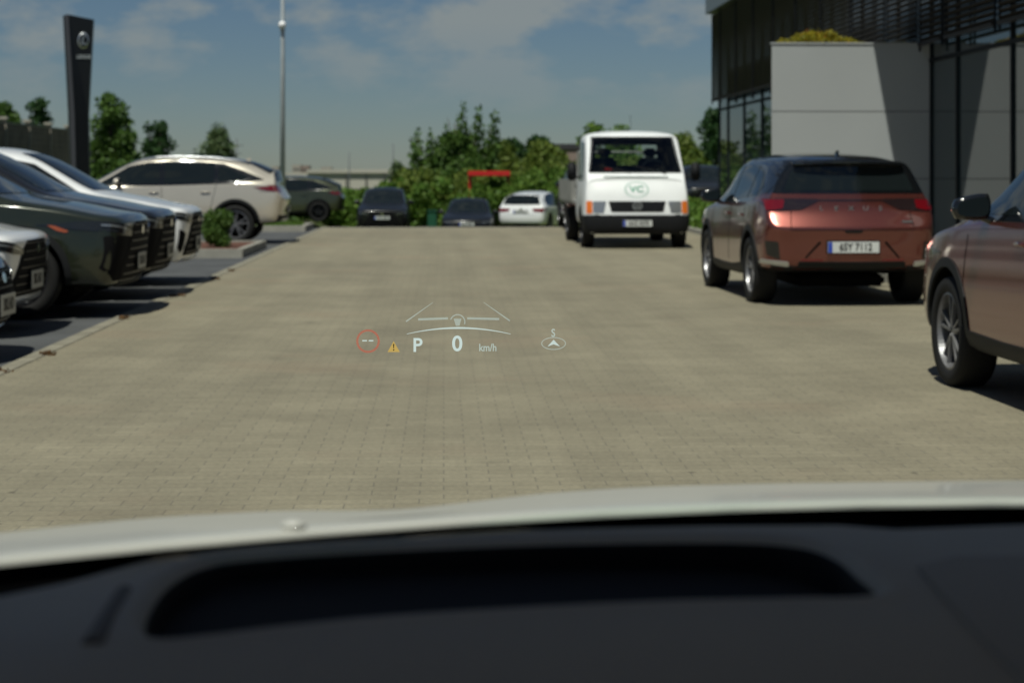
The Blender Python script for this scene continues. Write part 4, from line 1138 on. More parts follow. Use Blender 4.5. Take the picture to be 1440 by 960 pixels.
# planting strip along the building
bl = []
for i in range(420):
    L = rnd.uniform(5.75, 8.2); t = rnd.uniform(35.5, 47)
    q = lot(L + max(0, (t - 18)) * .012 , t, 0); hh = rnd.uniform(.22, .42)
    bl.append((q.x, q.y, hh * .8, .22, hh))
o = leaves('hedge', bl, 2400, .13, M['leaf_bright'], seed=8); tag(o, 'low bright green hedge in the bed beside the building, behind the van', 'hedge', kind='stuff')
tag(sheet('planting_bed', [lot(5.6, 28), lot(8.4, 28), lot(8.4, 50), lot(5.9, 50)], .06, M['soil']), kind='structure')

# ------------------------------------------------------------------ vehicles
def head(deg): return R(deg)
# copper crossover seen from behind
crossover('parked_car', 'copper crossover with black roof, seen from behind beside the entrance wall', (3.277, 19.87, 0), R(93.55), rear_plate='6SY 7112', badge='LEXUS', roof_m='gloss_black', wr=.345, group='copper cars along the showroom')
crossover('parked_car', 'copper car cut off by the right photo edge, front wheel and mirror showing', (3.71, 9.87, 0), R(93.0), L=4.45, W=1.86, H=1.63, wr=.345, group='copper cars along the showroom', black_mirror=True)
crossover('parked_car', 'copper car parked behind the white van, only its side showing left of the van', (2.10, 43.6, 0), R(-88.0), wr=.335, group='copper cars along the showroom', lv=2, roof_m='gloss_black')
# row with noses to the right; nose centre positions
def row(nose_x, y, L):
    return (nose_x - L / 2 * math.cos(YAW), y - L / 2 * math.sin(YAW), 0)
GR = 'cars parked nose out on the left'
crossover('parked_car', 'navy black car nearest in the left row, only its nose in the picture', row(-3.73, 12.85, 4.4), YAW, L=4.4, W=1.82, H=1.45, style='hatch', paint_m='navy_paint', front_plate='SKLAD', card=True, group=GR)
crossover('parked_car', 'white car with black grille, second in the left row', row(-4.07, 15.15, 4.5), YAW, L=4.5, W=1.84, H=1.50, style='suv', paint_m='white_paint', front_plate='SKLAD', card=True, group=GR)
DG = crossover('parked_car', 'dark green SUV with orange side reflector, third in the left row', row(-3.62, 17.3, 4.89), YAW, L=4.89, W=1.92, H=1.69, paint_m='green_paint', front_plate='SKLAD', card=True, wr=.37, group=GR, rim='rim_dark', trim='black', marker=True)
crossover('parked_car', 'dark grey SUV between the dark green one and the white one', row(-3.78, 19.6, 4.89), YAW, L=4.89, W=1.92, H=1.69, paint_m='graphite', front_plate='SKLAD', card=True, wr=.37, group=GR, rim='rim_dark', trim='black')
crossover('parked_car', 'white SUV at the far end of the nose-out row, beside the round bush', row(-3.90, 22.0, 4.7), YAW, L=4.7, W=1.89, H=1.67, paint_m='white_paint', front_plate='SKLAD', card=True, wr=.37, group=GR, rim='rim_dark')
# beige SUV with its tail to the right
crossover('parked_car', 'beige champagne SUV parked with its tail to the right, behind the round bush', (-5.33 - 1.52, 34.85, 0), R(182.2), L=4.89, W=1.895, H=1.70, paint_m='beige_paint', rear_lamp='wrap', slope=True, wr=.37, rear_plate='SKLAD', card=True, rail=True)
crossover('parked_car', 'olive green SUV behind the light pole, tail to the right', (-8.42, 64.6, -.38), R(182.2), L=4.66, W=1.865, H=1.66, paint_m='olive_paint', rear_lamp='wrap', slope=True, wr=.36, rim='rim_dark')
crossover('parked_car', 'black SUV facing the camera at the far edge of the car park', (-4.50, 62.8, -.83), R(-90 + 2), L=4.7, W=1.80, H=1.70, paint_m='black_paint', front_plate='5SA 4108', pz=.62, wr=.36, lv=2, rim='rim_dark', trim='black')
crossover('parked_car', 'low black saloon facing the camera between the black SUV and the white hatchback', (-1.52, 63.8, -.95), R(-90 - 1), L=4.97, W=1.88, H=1.45, style='sedan', paint_m='black_paint', front_plate='6SC 2290', pz=.60, wr=.35, lv=2)
crossover('parked_car', 'white hatchback seen from behind at the far edge, left of the van', (.86, 64.6, -.74), R(90 - 15), L=4.26, W=1.79, H=1.48, style='hatch', paint_m='white_paint', rear_plate='4SH 5501', wr=.33, lv=2, rear_lamp='hatch')
GB_ = 'black SUVs behind the hedge'
crossover('parked_car', 'black SUV with a light plate behind the hedge, between van and copper crossover', (6.55, 61.0, -.04), R(-88), L=4.89, W=1.9, H=1.69, paint_m='black_paint', front_plate='3SK 7020', wr=.37, lv=2, rim='rim_dark', trim='black', group=GB_)
crossover('parked_car', 'black SUV right against the far corner of the glass building', (8.75, 62.0, -.08), R(-88), L=4.89, W=1.9, H=1.69, paint_m='black_paint', wr=.37, lv=2, rim='rim_dark', trim='black', group=GB_)
LI = leaves('fallen_leaves', [(a, b, c, d, e) for a, b, c, d, e in LITTER], 30000, .03, M['litter'], seed=78); tag(LI, 'brown fallen leaves caught along the stone edge of the parking bays', 'leaves', kind='stuff')
# ---- white dropside van
def van():
    V = empty('white_van', (2.235, 31.65, 0), R(-87.6)); tag(V, 'white flatbed van with green logo and black bumper, facing the camera', 'van')
    # local origin: below the front bumper centre; +x forwards
    cols = [(-1.95, .45, 1.20, 2.09, .955, .86), (-1.90, .40, 1.20, 2.12, .962, .87), (-1.5, .40, 1.20, 2.135, .965, .87), (-1.15, .38, 1.20, 2.125, .965, .865), (-.90, .36, 1.20, 2.05, .965, .85),
            (-.62, .34, 1.19, 1.72, .965, .86), (-.36, .30, 1.15, 1.40, .96, .88), (-.20, .27, 1.05, 1.25, .955, .86)]
    nose = [(-.12, .26, .82), (-.06, .30, .88), (-.03, .50, .91), (-.05, .68, .91), (-.09, .84, .90), (-.14, 1.0, .885), (-.21, 1.14, .87), (-.27, 1.25, .85)]
    tail = [(-2.0, .45, .90), (-2.0, .50, .93), (-2.0, .75, .94), (-2.0, .98, .94), (-2.0, 1.2, .93), (-2.0, 1.4, .90), (-2.0, 1.8, .84), (-2.0, 2.03, .78)]
    full = subdivided(skin(cols, tail, nose, .0, .035, .03, .012), 3)
    b_ = bmesh.new(); b_.from_mesh(full); bvh = BVHTree.FromBMesh(b_); b_.free()
    ws = [(-.815, 1.375), (.815, 1.375), (.765, 1.70), (.73, 1.985), (-.73, 1.985), (-.765, 1.70)]
    wrx = -.80; wr = .34
    ct = [cyl_mesh((wrx, wr + .01), .42, s * .62, s * 1.3, M['void']) for s in (1, -1)]
    ct.append(prism_mesh(ws, 'X', -1.93, .6, M['seat']))
    ct.append(prism_mesh([(-.60, 1.50), (.60, 1.50), (.58, 1.88), (-.58, 1.88)], 'X', -2.3, -1.8, M['seat']))
    full.materials.append(M['van_white'])
    me = cut(full, ct)
    mi = []
    for p_ in me.polygons:
        c = p_.center; k_ = 0
        if math.hypot(c.x - wrx, c.z - wr - .01) <= .425 and (abs(c.y) < .64 or p_.normal.dot(Vector((wrx - c.x, 0, wr - c.z))) > .6 * max(1e-6, math.hypot(wrx - c.x, wr - c.z))): k_ = 1
        elif c.x > -1.94 and abs(c.y) < .83 and 1.37 < c.z < 1.99:
            d = Vector((0, -c.y, 1.68 - c.z))
            if abs(p_.normal.x) < .02 and p_.normal.dot(d) > 0: k_ = 2
            if p_.normal.x > .98 and c.x < -1.7: k_ = 2
        mi.append(k_)
    me.materials.clear()
    for m_ in ('van_white', 'void', 'seat'): me.materials.append(M[m_])
    me.polygons.foreach_set('material_index', mi); me.polygons.foreach_set('use_smooth', [x == 0 for x in mi]); me.update(); me.name = 'cab'
    # windscreen opening removes smooth shading artefacts by splitting sharp edges
    cab = bpy.data.objects.new('cab', me); COL.objects.link(cab); cab.parent = V
    XP = lambda nm, pl, m, off=.006, rd=.01, par=None, res=.06, skirt=.012: patch(nm, bvh, pl, 'X', 1, M[m] if isinstance(m, str) else m, par or V, off, res, skirt, rd)
    vg = thin_glass('van_glass', (.62, .70, .68), 1.0)
    XP('windscreen', ws, vg, .002, .0, skirt=.002)
    fr = [(-.83, 1.362), (.83, 1.362), (.78, 1.70), (.745, 1.998), (-.745, 1.998), (-.78, 1.70)]
    # black rubber seal round the glass
    for a, b in zip(fr, fr[1:] + fr[:1]):
        a = Vector(a); b = Vector(b); d = (b - a).normalized(); nn = Vector((-d.y, d.x)) * .011
        XP('windscreen_seal', [a - nn, b - nn, b + nn, a + nn], 'van_black', .008, 0)
    # cabin: dashboard, seats with headrests, steering wheel, things behind the glass
    box('cab_dashboard', (-.72, 0, 1.36), (.5, 1.45, .06), M['seat'], V, .02)
    for y in (.40, -.45):
        bm = bmesh.new(); bx(bm, (-1.50, y, 1.42), (.16, .46, .44), bev=.05); bx(bm, (-1.50, y, 1.73), (.11, .26, .17), bev=.04); mesh('seat', bm, M['seat'], V, True)
    bm = bmesh.new(); pts = [(-1.02 + .06 * math.cos(a), .40 + .20 * math.sin(a), 1.42 + .17 * math.cos(a)) for a in [2 * math.pi * i / 24 for i in range(25)]]; tube(bm, pts, .014, 6); mesh('steering_wheel', bm, M['seat'], V, True)
    box('dash_papers', (-.46, .28, 1.397), (.16, .30, .004), M['plate'], V)
    box('red_cloth', (-.58, -.47, 1.415), (.10, .14, .05), M['red'], V, .015)
    # front details
    for y0_, y1_ in ((.55, -.02), (-.10, -.62)):
        bm = bmesh.new(); tube(bm, [(-.30, y0_, 1.335), (-.36, (y0_ + y1_) / 2, 1.42), (-.42, y1_, 1.47)], .009, 5); mesh('wiper', bm, M['van_black'], V)
    for s_ in (1, -1):
        bm = bmesh.new(); bx(bm, (-1.62, s_ * .972, 1.10), (.16, .03, .035), bev=.008); mesh('door_handle', bm, M['van_black'], V)
    XP('vent_slit', [(-.58, 1.285), (.58, 1.285), (.58, 1.262), (-.58, 1.262)], 'slit', .004, .004)
    g = XP('grille', [(-.515, .845), (.515, .845), (.46, .66), (-.46, .66)], 'van_black', .010, .02)
    for i in range(5): XP('grille_bar', [(-.48, .685 + i * .034), (.48, .685 + i * .034), (.48, .695 + i * .034), (-.48, .695 + i * .034)], 'rim_dark', .018, 0, par=g)
    for s in (1, -1):
        f_ = lambda pl: [(s * a, b) for a, b in pl][::s]
        XP('headlight', f_([(.55, .845), (.79, .845), (.79, .64), (.60, .64)]), 'clear_lamp', .008, .02)
        XP('indicator', f_([(.80, .85), (.90, .85), (.90, .63), (.80, .63)]), 'amber', .010, .015)
    XP('bumper', [(-.93, .59), (-.5, .60), (.5, .60), (.93, .59), (.93, .36), (.86, .275), (-.86, .275), (-.93, .36)], 'van_black', .016, .02, skirt=.03)
    for s in (1, -1):
        patch('bumper_corner', bvh, [(-.36, .59), (-.02, .60), (-.02, .28), (-.34, .30)], 'Y', s, M['van_black'], V, .016, .06, .03, .02)
        w_ = [(-.62, 1.22), (-.98, 1.90), (-1.62, 1.95), (-1.66, 1.22)]
        patch('side_window', bvh, w_, 'Y', s, M['glass'], V, .006, .06, .012, .04)
        patch('door_seam', bvh, [(-1.74, 1.95), (-1.732, 1.95), (-1.732, .5), (-1.74, .5)], 'Y', s, M['void'], V, .003, .06, .004, 0)
        bm = bmesh.new(); bx(bm, (-.62, s * 1.125, 1.38), (.08, .17, .33), bev=.03); mr_ = mesh('door_mirror', bm, M['van_black'], V, True)
        bm = bmesh.new(); tube(bm, [(-.62, s * .94, 1.30), (-.62, s * 1.10, 1.25)], .018, 8); mesh('mirror_arm', bm, M['van_black'], mr_)
    h = bvh.ray_cast(Vector((3, 0, .775)), Vector((-1, 0, 0)))[0]
    base = Matrix(((0, 0, 1, h.x + .028), (1, 0, 0, 0), (0, 1, 0, .765), (0, 0, 0, 1)))
    # round badge: ring with V over W
    bm = bmesh.new(); lathe(bm, [(.072, -.01), (.085, -.01), (.085, .006), (.072, .006), (.072, -.01)], 32, 'Z'); 
    def bar(a, b, w=.013):
        a = Vector(a); b = Vector(b); d = b - a; L = d.length; ang = math.atan2(d.y, d.x); bx(bm, ((a + b) / 2).to_3d(), (L, w, .012), Matrix.Rotation(ang, 4, 'Z'))
    bar((-.036, .062), (0, .004)); bar((.036, .062), (0, .004)); bar((-.066, .02), (-.03, -.06)); bar((-.03, -.06), (0, -.004)); bar((0, -.004), (.03, -.06)); bar((.03, -.06), (.066, .02))
    bmesh.ops.transform(bm, matrix=base, verts=bm.verts); mesh('front_badge', bm, M['satin'], V)
    # green logo: ring of small print round two letters, on the sloping bonnet
    def place(y, z, lift=.006):
        h_, n_, _, _ = bvh.ray_cast(Vector((3, y, z)), Vector((-1, 0, 0)))
        if n_.x < 0: n_ = -n_
        up = (Vector((0, 0, 1)) - n_ * n_.z).normalized(); rt = up.cross(n_)
        p = h_ + n_ * lift
        return Matrix(((rt.x, up.x, n_.x, p.x), (rt.y, up.y, n_.y, p.y), (rt.z, up.z, n_.z, p.z), (0, 0, 0, 1)))
    mt = place(0, 1.055)
    lg = text_mesh('logo_letters', 'VC', .17, M['leaf_ink'], V, mt, .0008, sx=1.15)
    for i in range(34):
        a = 2 * math.pi * i / 34
        mq = place(.205 * math.cos(a), 1.055 + .135 * math.sin(a), .005) @ Matrix.Rotation(a - math.pi / 2, 4, 'Z')
        bm = bmesh.new(); bx(bm, (0, 0, 0), (.022, .030, .002)); bmesh.ops.transform(bm, matrix=mq, verts=bm.verts); mesh('logo_print', bm, M['pale_ink'], lg)
    plate(V, .012, 0, .455, 1, '6AZ 4378')
    # wheels, chassis, flat bed
    for s in (1, -1):
        wheel(V, wrx, s * .835, wr, .22, M['rim_dark'], facing=s); wheel(V, -4.15, s * .85, wr, .24, M['rim_dark'], facing=s)
        box('chassis_rail', (-3.4, s * .40, .52), (3.4, .08, .16), M['void'], V)
        bm = bmesh.new(); bx(bm, (-3.85, s * 1.0, 1.02), (3.3, .03, .42), bev=.006)
        for i in range(6): bx(bm, (-2.3 - i * .62, s * 1.018, 1.02), (.03, .012, .40))
        mesh('side_board', bm, M['van_grey'], V)
        bm = bmesh.new(); tube(bm, [(-4.62, s * .85, .30), (-4.55, s * .85, .72), (-4.15, s * .85, .80), (-3.75, s * .85, .72), (-3.68, s * .85, .30)], .012, 4)
        mesh('mudguard', bm, M['van_black'], V)
    box('load_bed', (-3.85, 0, .79), (3.3, 1.96, .05), M['van_grey'], V)
    box('tail_board', (-5.49, 0, 1.02), (.03, 1.96, .42), M['van_grey'], V)
    bm = bmesh.new()
    for y in (-.9, .9): tube(bm, [(-2.17, y, .8), (-2.17, y, 1.75)], .02, 6)
    tube(bm, [(-2.17, -.9, 1.75), (-2.17, .9, 1.75)], .02, 6); mesh('headboard', bm, M['van_grey'], V)
    bm = bmesh.new(); tube(bm, [(-1.1, .0, 2.12), (-1.2, .0, 2.42)], .004, 6); mesh('roof_aerial', bm, M['van_black'], V)
    box('engine_sump', (-.9, 0, .33), (1.0, .8, .16), M['void'], V, .05)
van()

# ------------------------------------------------------------------ left side: islands, bush, pole, totem, noise barrier
def island(t0, t1, L0, L1, m, ktag):
    tag(lot_box('kerb', L0, L1, t0, t0 + .12, -.03, .13, M['kerb'], .012), kind='structure')
    tag(lot_box('kerb', L0, L1, t1 - .12, t1, -.03, .13, M['kerb'], .012), kind='structure')
    tag(lot_box('kerb', L1 - .12, L1, t0 + .122, t1 - .122, -.03, .13, M['kerb'], .012), kind='structure')
    tag(lot_box(ktag, L0, L1 - .122, t0 + .122, t1 - .122, -.03, .10, m), kind='structure')
island(25.2, 28.6, -14, EDGE - .30, M['mulch'], 'planting_bed')
island(36.6, 38.9, -16, EDGE - .30, M['soil'], 'grass_verge')
rnd = random.Random(11)
bl = []
c = px(298, 0, 29.6)
for i in range(26):
    a = rnd.uniform(0, 6.28); d = rnd.uniform(0, .17); bl.append((c.x + d * math.cos(a), 30.0 + d * math.sin(a), rnd.uniform(.22, .62), .14, .14))
BU = empty('bush', (c.x, 30.0, .10)); tag(BU, 'small round clipped green bush at the tail of the beige SUV', 'bush')
leaves('foliage', [(x - c.x, y - 30.0, z - .10, a, b) for x, y, z, a, b in bl], 60000, .05, M['leaf_mid'], BU, 12)
bm = bmesh.new(); tube(bm, [(0, 0, -.02), (0, 0, .4)], .02, 6, .01); mesh('stem', bm, M['bark'], BU)
# leaf litter tufts at the kerb joints
PO = empty('light_pole', ((397.5 - 720) / F * 45.8, 45.8, -.04)); tag(PO, 'tall grey light pole with a white dome camera, behind the beige SUV', 'light pole')
bm = bmesh.new(); tube(bm, [(0, 0, 0), (0, 0, 4.6), (0, 0, 9.0)], .072, 14, .04); mesh('pole', bm, M['pole'], PO, True)
bm = bmesh.new(); tube(bm, [(0, 0, 0), (0, 0, .9)], .085, 14); mesh('base_sleeve', bm, M['pole'], PO, True)
zc = EYE + 209 / F * 45.8 + .04
bm = bmesh.new(); bmesh.ops.create_uvsphere(bm, u_segments=20, v_segments=12, radius=.10); bmesh.ops.translate(bm, vec=(.0, -.10, zc), verts=bm.verts); mesh('dome_camera', bm, M['dome'], PO, True)
box('camera_bracket', (0, -.05, zc - .11), (.12, .16, .05), M['pole'], PO)
bm = bmesh.new(); bx(bm, (0, -.35, 9.0), (.22, .8, .08), bev=.03); mesh('lamp_head', bm, M['pole'], PO)
# brand totem
TD = 45.0 * K
TO = empty('sign_totem', (px(108, 0, TD).x, TD, -.03)); tag(TO, 'tall black tapered sign pillar with a round emblem and lettering', 'sign')
def X(xp): return (xp - 108) / F * TD
def Z(yp): return EYE - (yp - 245) / F * TD + .03
# face polygons: front face (turned slightly right), side face, light strip between
ytop = Z(23)
v = [(X(97), -.02, Z(21)), (X(129), .18, Z(27)), (X(122), .18, Z(160)), (X(125), .18, 0), (X(110), -.02, 0), (X(106), -.02, Z(160))]
b_v = [(a + .005, b + .12, c) for a, b, c in v]
f = [(0, 1, 2, 5), (5, 2, 3, 4), (6, 11, 8, 7), (11, 10, 9, 8), (0, 6, 7, 1), (1, 7, 8, 2), (2, 8, 9, 3), (0, 5, 11, 6), (5, 4, 10, 11), (3, 9, 10, 4)]
me = bpy.data.meshes.new('pillar'); me.from_pydata(v + b_v, [], f); bm = bmesh.new(); bm.from_mesh(me); bmesh.ops.recalc_face_normals(bm, faces=bm.faces); mesh('pillar', bm, M['totem'], TO)
v = [(X(87), .12, Z(22)), (X(92), .0, Z(22)), (X(98), .0, Z(160)), (X(101), .0, 0), (X(97), .12, 0), (X(94), .12, Z(160))]
def slab(name, v, f, dy, m):
    n_ = len(v); bm = bmesh.new(); a = [bm.verts.new(p) for p in v]; b = [bm.verts.new((p[0] + .01, p[1] + dy, p[2])) for p in v]
    for q in f: bm.faces.new([a[i] for i in q]); bm.faces.new([b[i] for i in q][::-1])
    for i in range(n_): bm.faces.new((a[i], b[i], b[(i + 1) % n_], a[(i + 1) % n_]))
    bmesh.ops.recalc_face_normals(bm, faces=bm.faces); return mesh(name, bm, m, TO)
slab('side_fin', v, [(0, 1, 2, 5), (5, 2, 3, 4)], .10, M['totem'])
v = [(X(91.5), -.035, Z(21)), (X(96.5), -.035, Z(21)), (X(105), -.035, Z(160)), (X(109), -.035, 0), (X(103), -.035, 0), (X(99), -.035, Z(160))]
slab('edge_strip', v, [(0, 1, 2, 5), (5, 2, 3, 4)], .14, M['totem_strip'])
# emblem: an oval ring with a slanted L stroke, and the word below
n_t = Vector((-.2, -(X(129) - X(97)), 0)).normalized() * -1
d_t = Vector((X(129) - X(97), .2, 0)).normalized(); nn = Vector((d_t.y, -d_t.x, 0))
def tm(xp, yp):
    xx_ = X(xp); yy_ = -.02 + .2 * (xx_ - X(97)) / (X(129) - X(97)); p = Vector((xx_, yy_, Z(yp))) + nn * .012
    return Matrix(((d_t.x, 0, nn.x, p.x), (d_t.y, 0, nn.y, p.y), (0, 1, nn.z, p.z), (0, 0, 0, 1)))
bm = bmesh.new()
for i in range(28):
    a0 = 2 * math.pi * i / 28; a1 = 2 * math.pi * (i + 1) / 28
    q = [bm.verts.new((r_ * .155 * math.cos(a), r_ * .235 * math.sin(a), h_)) for r_, a, h_ in ((1, a0, 0), (1, a1, 0), (.80, a1, .02), (.80, a0, .02))]
    bm.faces.new(q)
for a, b in (((.02, .16), (-.05, -.09)), ((-.05, -.09), (.09, -.09))):
    a = Vector(a); b = Vector(b); d = b - a; bx(bm, ((a + b) / 2).to_3d() + Vector((0, 0, .01)), (d.length + .02, .03, .02), Matrix.Rotation(math.atan2(d.y, d.x), 4, 'Z'))
bmesh.ops.transform(bm, matrix=tm(116, 57), verts=bm.verts); bmesh.ops.recalc_face_normals(bm, faces=bm.faces); mesh('emblem', bm, M['satin'], TO)
text_mesh('lettering', 'LEXUS', .14, M['pole'], TO, tm(116.5, 80), .004)

# noise barrier on the left
NB = empty('noise_barrier', lot(-21, 84)); NB.rotation_euler = (0, 0, YAW); tag(NB, 'dark brown board fence with pale posts behind the left row of cars', 'fence')
ts = [66.5, 70.5, 75.5, 79.8, 84, 88.3, 92.6]
for a, b in zip(ts, ts[1:]):
    bm = bmesh.new(); z = 0
    while z < 4.5:
        bx(bm, (0, ((a + b) / 2 - 84) * K, z - .8 + .16), (.12, (b - a) * K - .20, .318), bev=.01); z += .325
    mesh('fence_panel', bm, M['barrier'], NB)
    box('cap', (0, ((a + b) / 2 - 84) * K, 3.79 + .001), (.2, (b - a) * K - .5, .08), M['barrier_post'], NB)
for t in ts:
    box('fence_post', (0, (t - 84) * K, 1.55), (.28, .19, 4.8), M['barrier_post'], NB); box('post_cap', (0, (t - 84) * K, 4.012), (.42, .40, .12), M['cap'], NB)
lot_sheet('parking_asphalt', [(-34, 39.2), (-5.2, 39.2), (-5.2, 44.6), (-34, 44.6)], -.02, M['asphalt']) if False else None

# ------------------------------------------------------------------ trees
def T(xp, ytop, d, zb, wpx, m, seed, label, **k):
    d *= K; k['dens'] = k.get('dens', 90) * 4.6; k['n'] = int(k.get('n', 26) * 1.7); k['size'] = k.get('size', .22) * .88
    x = (xp - 720) / F * d; zt = EYE - (ytop - 245) / F * d
    return tree(label, x, d, zb, zt - zb, wpx / 2 / F * d, m, seed, **k)
T(4, 146, 100, -1.2, 60, 'leaf_mid', 21, 'green tree showing over the board fence at the left edge', dens=170, size=.30)
T(55, 131, 98, -1.2, 58, 'leaf_dark', 22, 'dark pointed tree over the board fence, left of the sign pillar', dens=230, size=.28, shape='other', n=44, trunk_f=.15)
T(158, 122, 76, -1.0, 84, 'leaf_mid', 23, 'tallest tree on the left, just right of the sign pillar', dens=230, size=.24, shape='other', trunk_f=.12, n=44)
T(222, 168, 80, -1.0, 66, 'leaf_dark', 24, 'dark bushy tree behind the roof of the beige SUV', dens=260, size=.24, shape='other', trunk_f=.1, n=36)
T(306, 184, 88, -1.0, 58, 'leaf_pale', 25, 'pale loose tree behind the tail of the beige SUV', dens=170, size=.26, n=30)
T(640, 153, 74, -1.1, 102, 'leaf_mid', 26, 'tall green tree with upright spires left of the red canopy', dens=240, size=.25, shape='spires', trunk_f=.1, n=40)
T(558, 228, 84, -1.2, 34, 'leaf_pale', 27, 'small grey green tree in front of the pale warehouse', dens=200, size=.25)
T(715, 200, 95, -1.6, 70, 'leaf_dark', 28, 'dark tree behind the red canopy', dens=200, size=.32, trunk_f=.05, n=30)
T(756, 192, 98, -1.6, 60, 'leaf_dark', 29, 'dark tree right behind the yellow green shrubs', dens=180, size=.32, trunk_f=.05, n=28)
T(768, 208, 70, -1.0, 84, 'leaf_yellow', 30, 'yellow green bushy tree left of the van', dens=260, size=.25, trunk_f=.05, n=40)
T(702, 204, 82, -1.0, 70, 'leaf_yellow', 31, 'olive tree rising right behind the red canopy', dens=220, size=.27, trunk_f=.05, n=30)
T(834, 168, 72, -1.0, 62, 'leaf_bright', 32, 'bright green tree just above the left edge of the van roof', dens=230, size=.25, shape='other', trunk_f=.05, n=34)
T(873, 180, 80, -1.0, 60, 'leaf_bright', 33, 'green tree hidden behind the van cab with its tip over the roof', dens=200, size=.25, trunk_f=.05, n=26)
T(960, 192, 78, -1.0, 64, 'leaf_yellow', 34, 'yellow green tree between the van and the glass building', dens=240, size=.26, trunk_f=.05, n=36)
T(1003, 150, 86, -1.0, 50, 'leaf_dark', 35, 'dark green tree against the far corner of the building', dens=230, size=.27, trunk_f=.1, n=34)
# hedge and scrub mass behind the far cars
rnd = random.Random(40); bl = []
def scrub_top(xp): return interp([(60, 262), (455, 262), (480, 262), (520, 262), (560, 252), (600, 250), (660, 252), (720, 250), (770, 240), (830, 235), (1020, 235)], xp)
for i in range(560):
    xp = rnd.uniform(440, 1030); d = K * rnd.uniform(60.5, 67); x = (xp - 720) / F * d
    ht = EYE - (scrub_top(xp) + rnd.uniform(-4, 10) - 245) / F * d
    z = rnd.uniform(-.85, ht - .25); bl.append((x, d, z, .42, .36))
o = leaves('shrubbery', bl, 2600, .20, M['leaf_bright'], seed=41); tag(o, 'thick green scrub behind the far parked cars', 'shrubbery', kind='stuff')
bl = []
for i in range(240):
    xp = rnd.uniform(560, 1030); d = K * rnd.uniform(63, 69); x = (xp - 720) / F * d
    ht = EYE - (scrub_top(xp) - 6 - 245) / F * d; bl.append((x, d, rnd.uniform(.4, ht), .40, .36))
o = leaves('shrubbery', bl, 2000, .20, M['leaf_yellow'], seed=42); tag(o, 'olive yellow scrub mixed into the far hedge', 'shrubbery', kind='stuff')
bl = []
for i in range(420):
    xp = rnd.uniform(60, 460); d = K * rnd.uniform(58, 74); x = (xp - 720) / F * d; bl.append((x, d, rnd.uniform(-.9, .7), .5, .4))
o = leaves('shrubbery', bl, 1100, .22, M['leaf_mid'], seed=43); tag(o, 'low green growth behind the beige SUV', 'shrubbery', kind='stuff')
# tall grass at the far edge
rnd = random.Random(50); v = []; f = []
for i in range(26000):
    t = rnd.uniform(41.5, 47.5); L = rnd.uniform(-14, 4); q = lot(L, t, interp([(39.2, -.03), (42.5, -.45), (48, -.82), (60, -.85)], t))
    h = rnd.uniform(.03, .10); a = rnd.uniform(0, 6.28); w = .012; lx, ly = rnd.uniform(-.05, .05), rnd.uniform(-.05, .05)
    i0 = len(v); v += [(q.x - w * math.cos(a), q.y - w * math.sin(a), q.z), (q.x + w * math.cos(a), q.y + w * math.sin(a), q.z), (q.x + lx, q.y + ly, q.z + h)]; f.append((i0, i0 + 1, i0 + 2))
o = pyd('grass', v, f, M['leaf_bright']); tag(o, 'green grass on the bank beyond the far edge of the paving', 'grass', kind='stuff')
v = []; f = []
for i in range(9000):
    t = rnd.uniform(36.8, 38.7); L = rnd.uniform(-12, EDGE - .5); q = lot(L, t, .10)
    h = rnd.uniform(.04, .12); a = rnd.uniform(0, 6.28); w = .01; lx, ly = rnd.uniform(-.04, .04), rnd.uniform(-.04, .04)
    i0 = len(v); v += [(q.x - w * math.cos(a), q.y - w * math.sin(a), q.z), (q.x + w * math.cos(a), q.y + w * math.sin(a), q.z), (q.x + lx, q.y + ly, q.z + h)]; f.append((i0, i0 + 1, i0 + 2))
o = pyd('grass', v, f, M['leaf_bright']); tag(o, 'grass on the kerbed strip under the light pole', 'grass', kind='stuff')

# ------------------------------------------------------------------ far things
def farbox(name, x0, x1, y0, d, depth, zb, m, parent=None):
    a = px(x0, y0, d); b = px(x1, y0, d)
    return box(name, ((a.x + b.x) / 2, d + depth / 2, (a.z + zb) / 2), (b.x - a.x, depth, a.z - zb), m, parent)
WD = 190.0 * K
WH = empty('warehouse', (px(480, 0, WD).x, WD, -5)); tag(WH, 'long low pale warehouse on the horizon behind the far cars', 'building')
def wpart(name, x0, x1, y0, m, dy=0, zb=-5.0, y1=None):
    a = px(x0, y0, WD); b = px(x1, y0, WD); z0 = zb if y1 is None else px(0, y1, WD).z
    bm = bmesh.new(); bx(bm, ((a.x + b.x) / 2 - WH.location.x, dy, (a.z + z0) / 2 + 5), (b.x - a.x, 12 if dy == 0 else .3, a.z - z0)); return mesh(name, bm, m, WH)
wpart('wall', 372, 600, 243, M['warehouse'])
wpart('roof_edge', 440, 600, 238.5, M['warehouse'], -6.2, y1=243.5)
for xx in (493, 520, 545, 575): wpart('wall_seam', xx, xx + 1.2, 246, M['panel_joint'], -6.16, y1=262)
for i, (x0, x1, yt, mm_, lab) in enumerate([(383, 393, 234, 'block', 'tower block farthest left on the horizon, left of the pole'), (412, 424, 232, 'block', 'pale tower block just right of the light pole'), (425, 436, 233, 'block_dark', 'brownish tower block beside the pale one'), (452, 467, 235, 'block', 'low tower block farthest right on the horizon')]):
    d = 1100.0 * K; a = px(x0, yt, d); b = px(x1, yt, d)
    TB = empty('tower_block', ((a.x + b.x) / 2, d, -7)); tag(TB, lab, 'building', 'tower blocks on the horizon')
    h_ = a.z + 7
    box('wall', (0, 0, h_ / 2), (b.x - a.x, 10, h_), M[mm_], TB)
    for k_ in range(2): box('window_band', (0, -5.06, h_ * (.78 - k_ * .22)), ((b.x - a.x) * .86, .1, h_ * .06), M['win_dark'], TB)
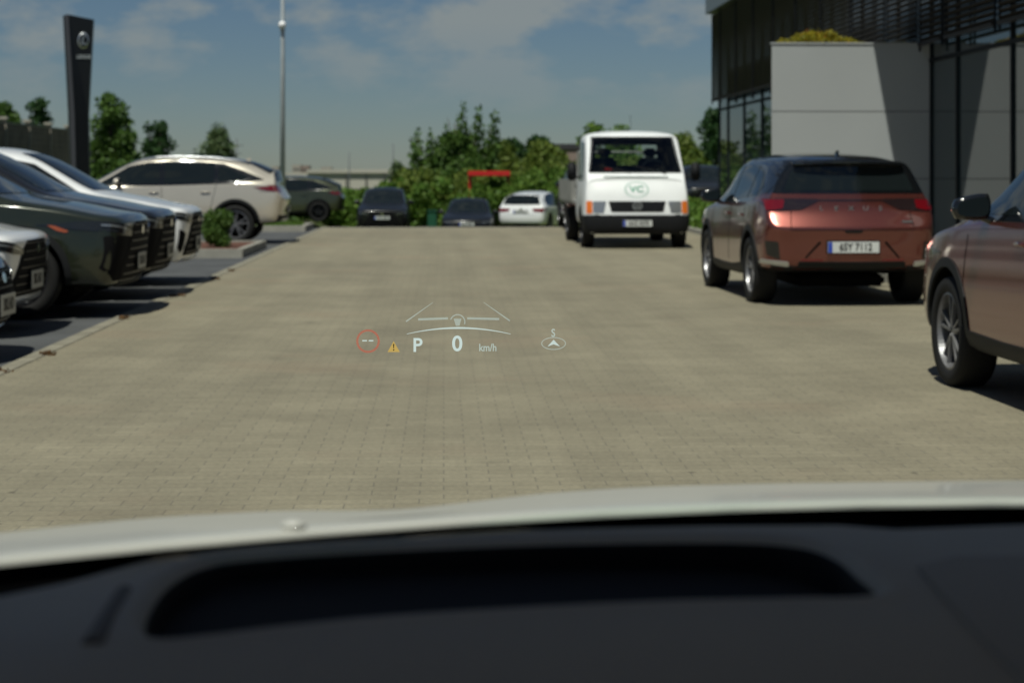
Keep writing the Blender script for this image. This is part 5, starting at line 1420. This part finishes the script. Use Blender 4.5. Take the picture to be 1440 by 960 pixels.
def mast(label, xp, y0, y1, d, arms=0, r=.05):
    d *= K
    a = px(xp, y0, d); zb = -1.2
    P_ = empty('mast', (a.x, d, zb)); tag(P_, label, 'mast'); bm = bmesh.new(); tube(bm, [(0, 0, 0), (0, 0, a.z - zb)], r, 8, r * .6); mesh('post', bm, M['mast'], P_, True)
    for i in range(arms): box('cross_arm', (0, 0, (a.z - zb) * (.9 - .12 * i)), (1.0 - .3 * i, .06, .06), M['mast'], P_)
mast('thin mast with short cross arms behind the beige SUV', 333, 195, 240, 120, 2, .08)
mast('thin lamp post in front of the warehouse', 491, 215, 262, 110, 0, .06)
mast('thin lamp post rising above the small grey green tree', 553, 203, 250, 110, 0, .06)
# red canopy behind the scrub
RC = empty('red_canopy', (px(688, 0, 61.8 * K).x, 61.8 * K, -.85)); tag(RC, 'bright red flat canopy showing above the far hedge', 'canopy')
a = px(659, 241, 61.8 * K); b = px(718, 241, 61.8 * K); ztop = px(0, 240.5, 61.8 * K).z + .85
bm = bmesh.new(); bx(bm, (0, 0, ztop - .10), (b.x - a.x, .8, .20), bev=.02); mesh('canopy_roof', bm, M['red'], RC)
w_ = (b.x - a.x) / 2
for s in (-1, 1):
    bm = bmesh.new(); bx(bm, (s * (w_ - .07), .30, (ztop - .20) / 2), (.13, .10, ztop - .202)); mesh('canopy_post', bm, M['red'], RC)
# dark flat roofed house behind the trees left of the van
DH = empty('house', (px(800, 0, 92 * K).x, 92 * K, -1.6)); tag(DH, 'dark flat roofed building between the trees left of the van', 'building')
zt = px(0, 206, 92 * K).z + 1.6; box('wall', (0, 1.5, zt / 2), (1.5, 3, zt - .3), M['block_dark'], DH); box('roof', (0, 1.5, zt), (1.7, 3.2, .3), M['dark_roof'], DH)
# green bin near the far cars
GB = empty('waste_bin', (px(608, 0, 59).x, 59, -.83)); tag(GB, 'small green bin between the two black cars', 'bin')
bm = bmesh.new(); bx(bm, (0, 0, .45), (.30, .40, .9), bev=.03); mesh('bin_body', bm, M['bin_green'], GB); box('bin_lid', (0, 0, .94), (.34, .44, .06), M['bin_green'], GB, .02)
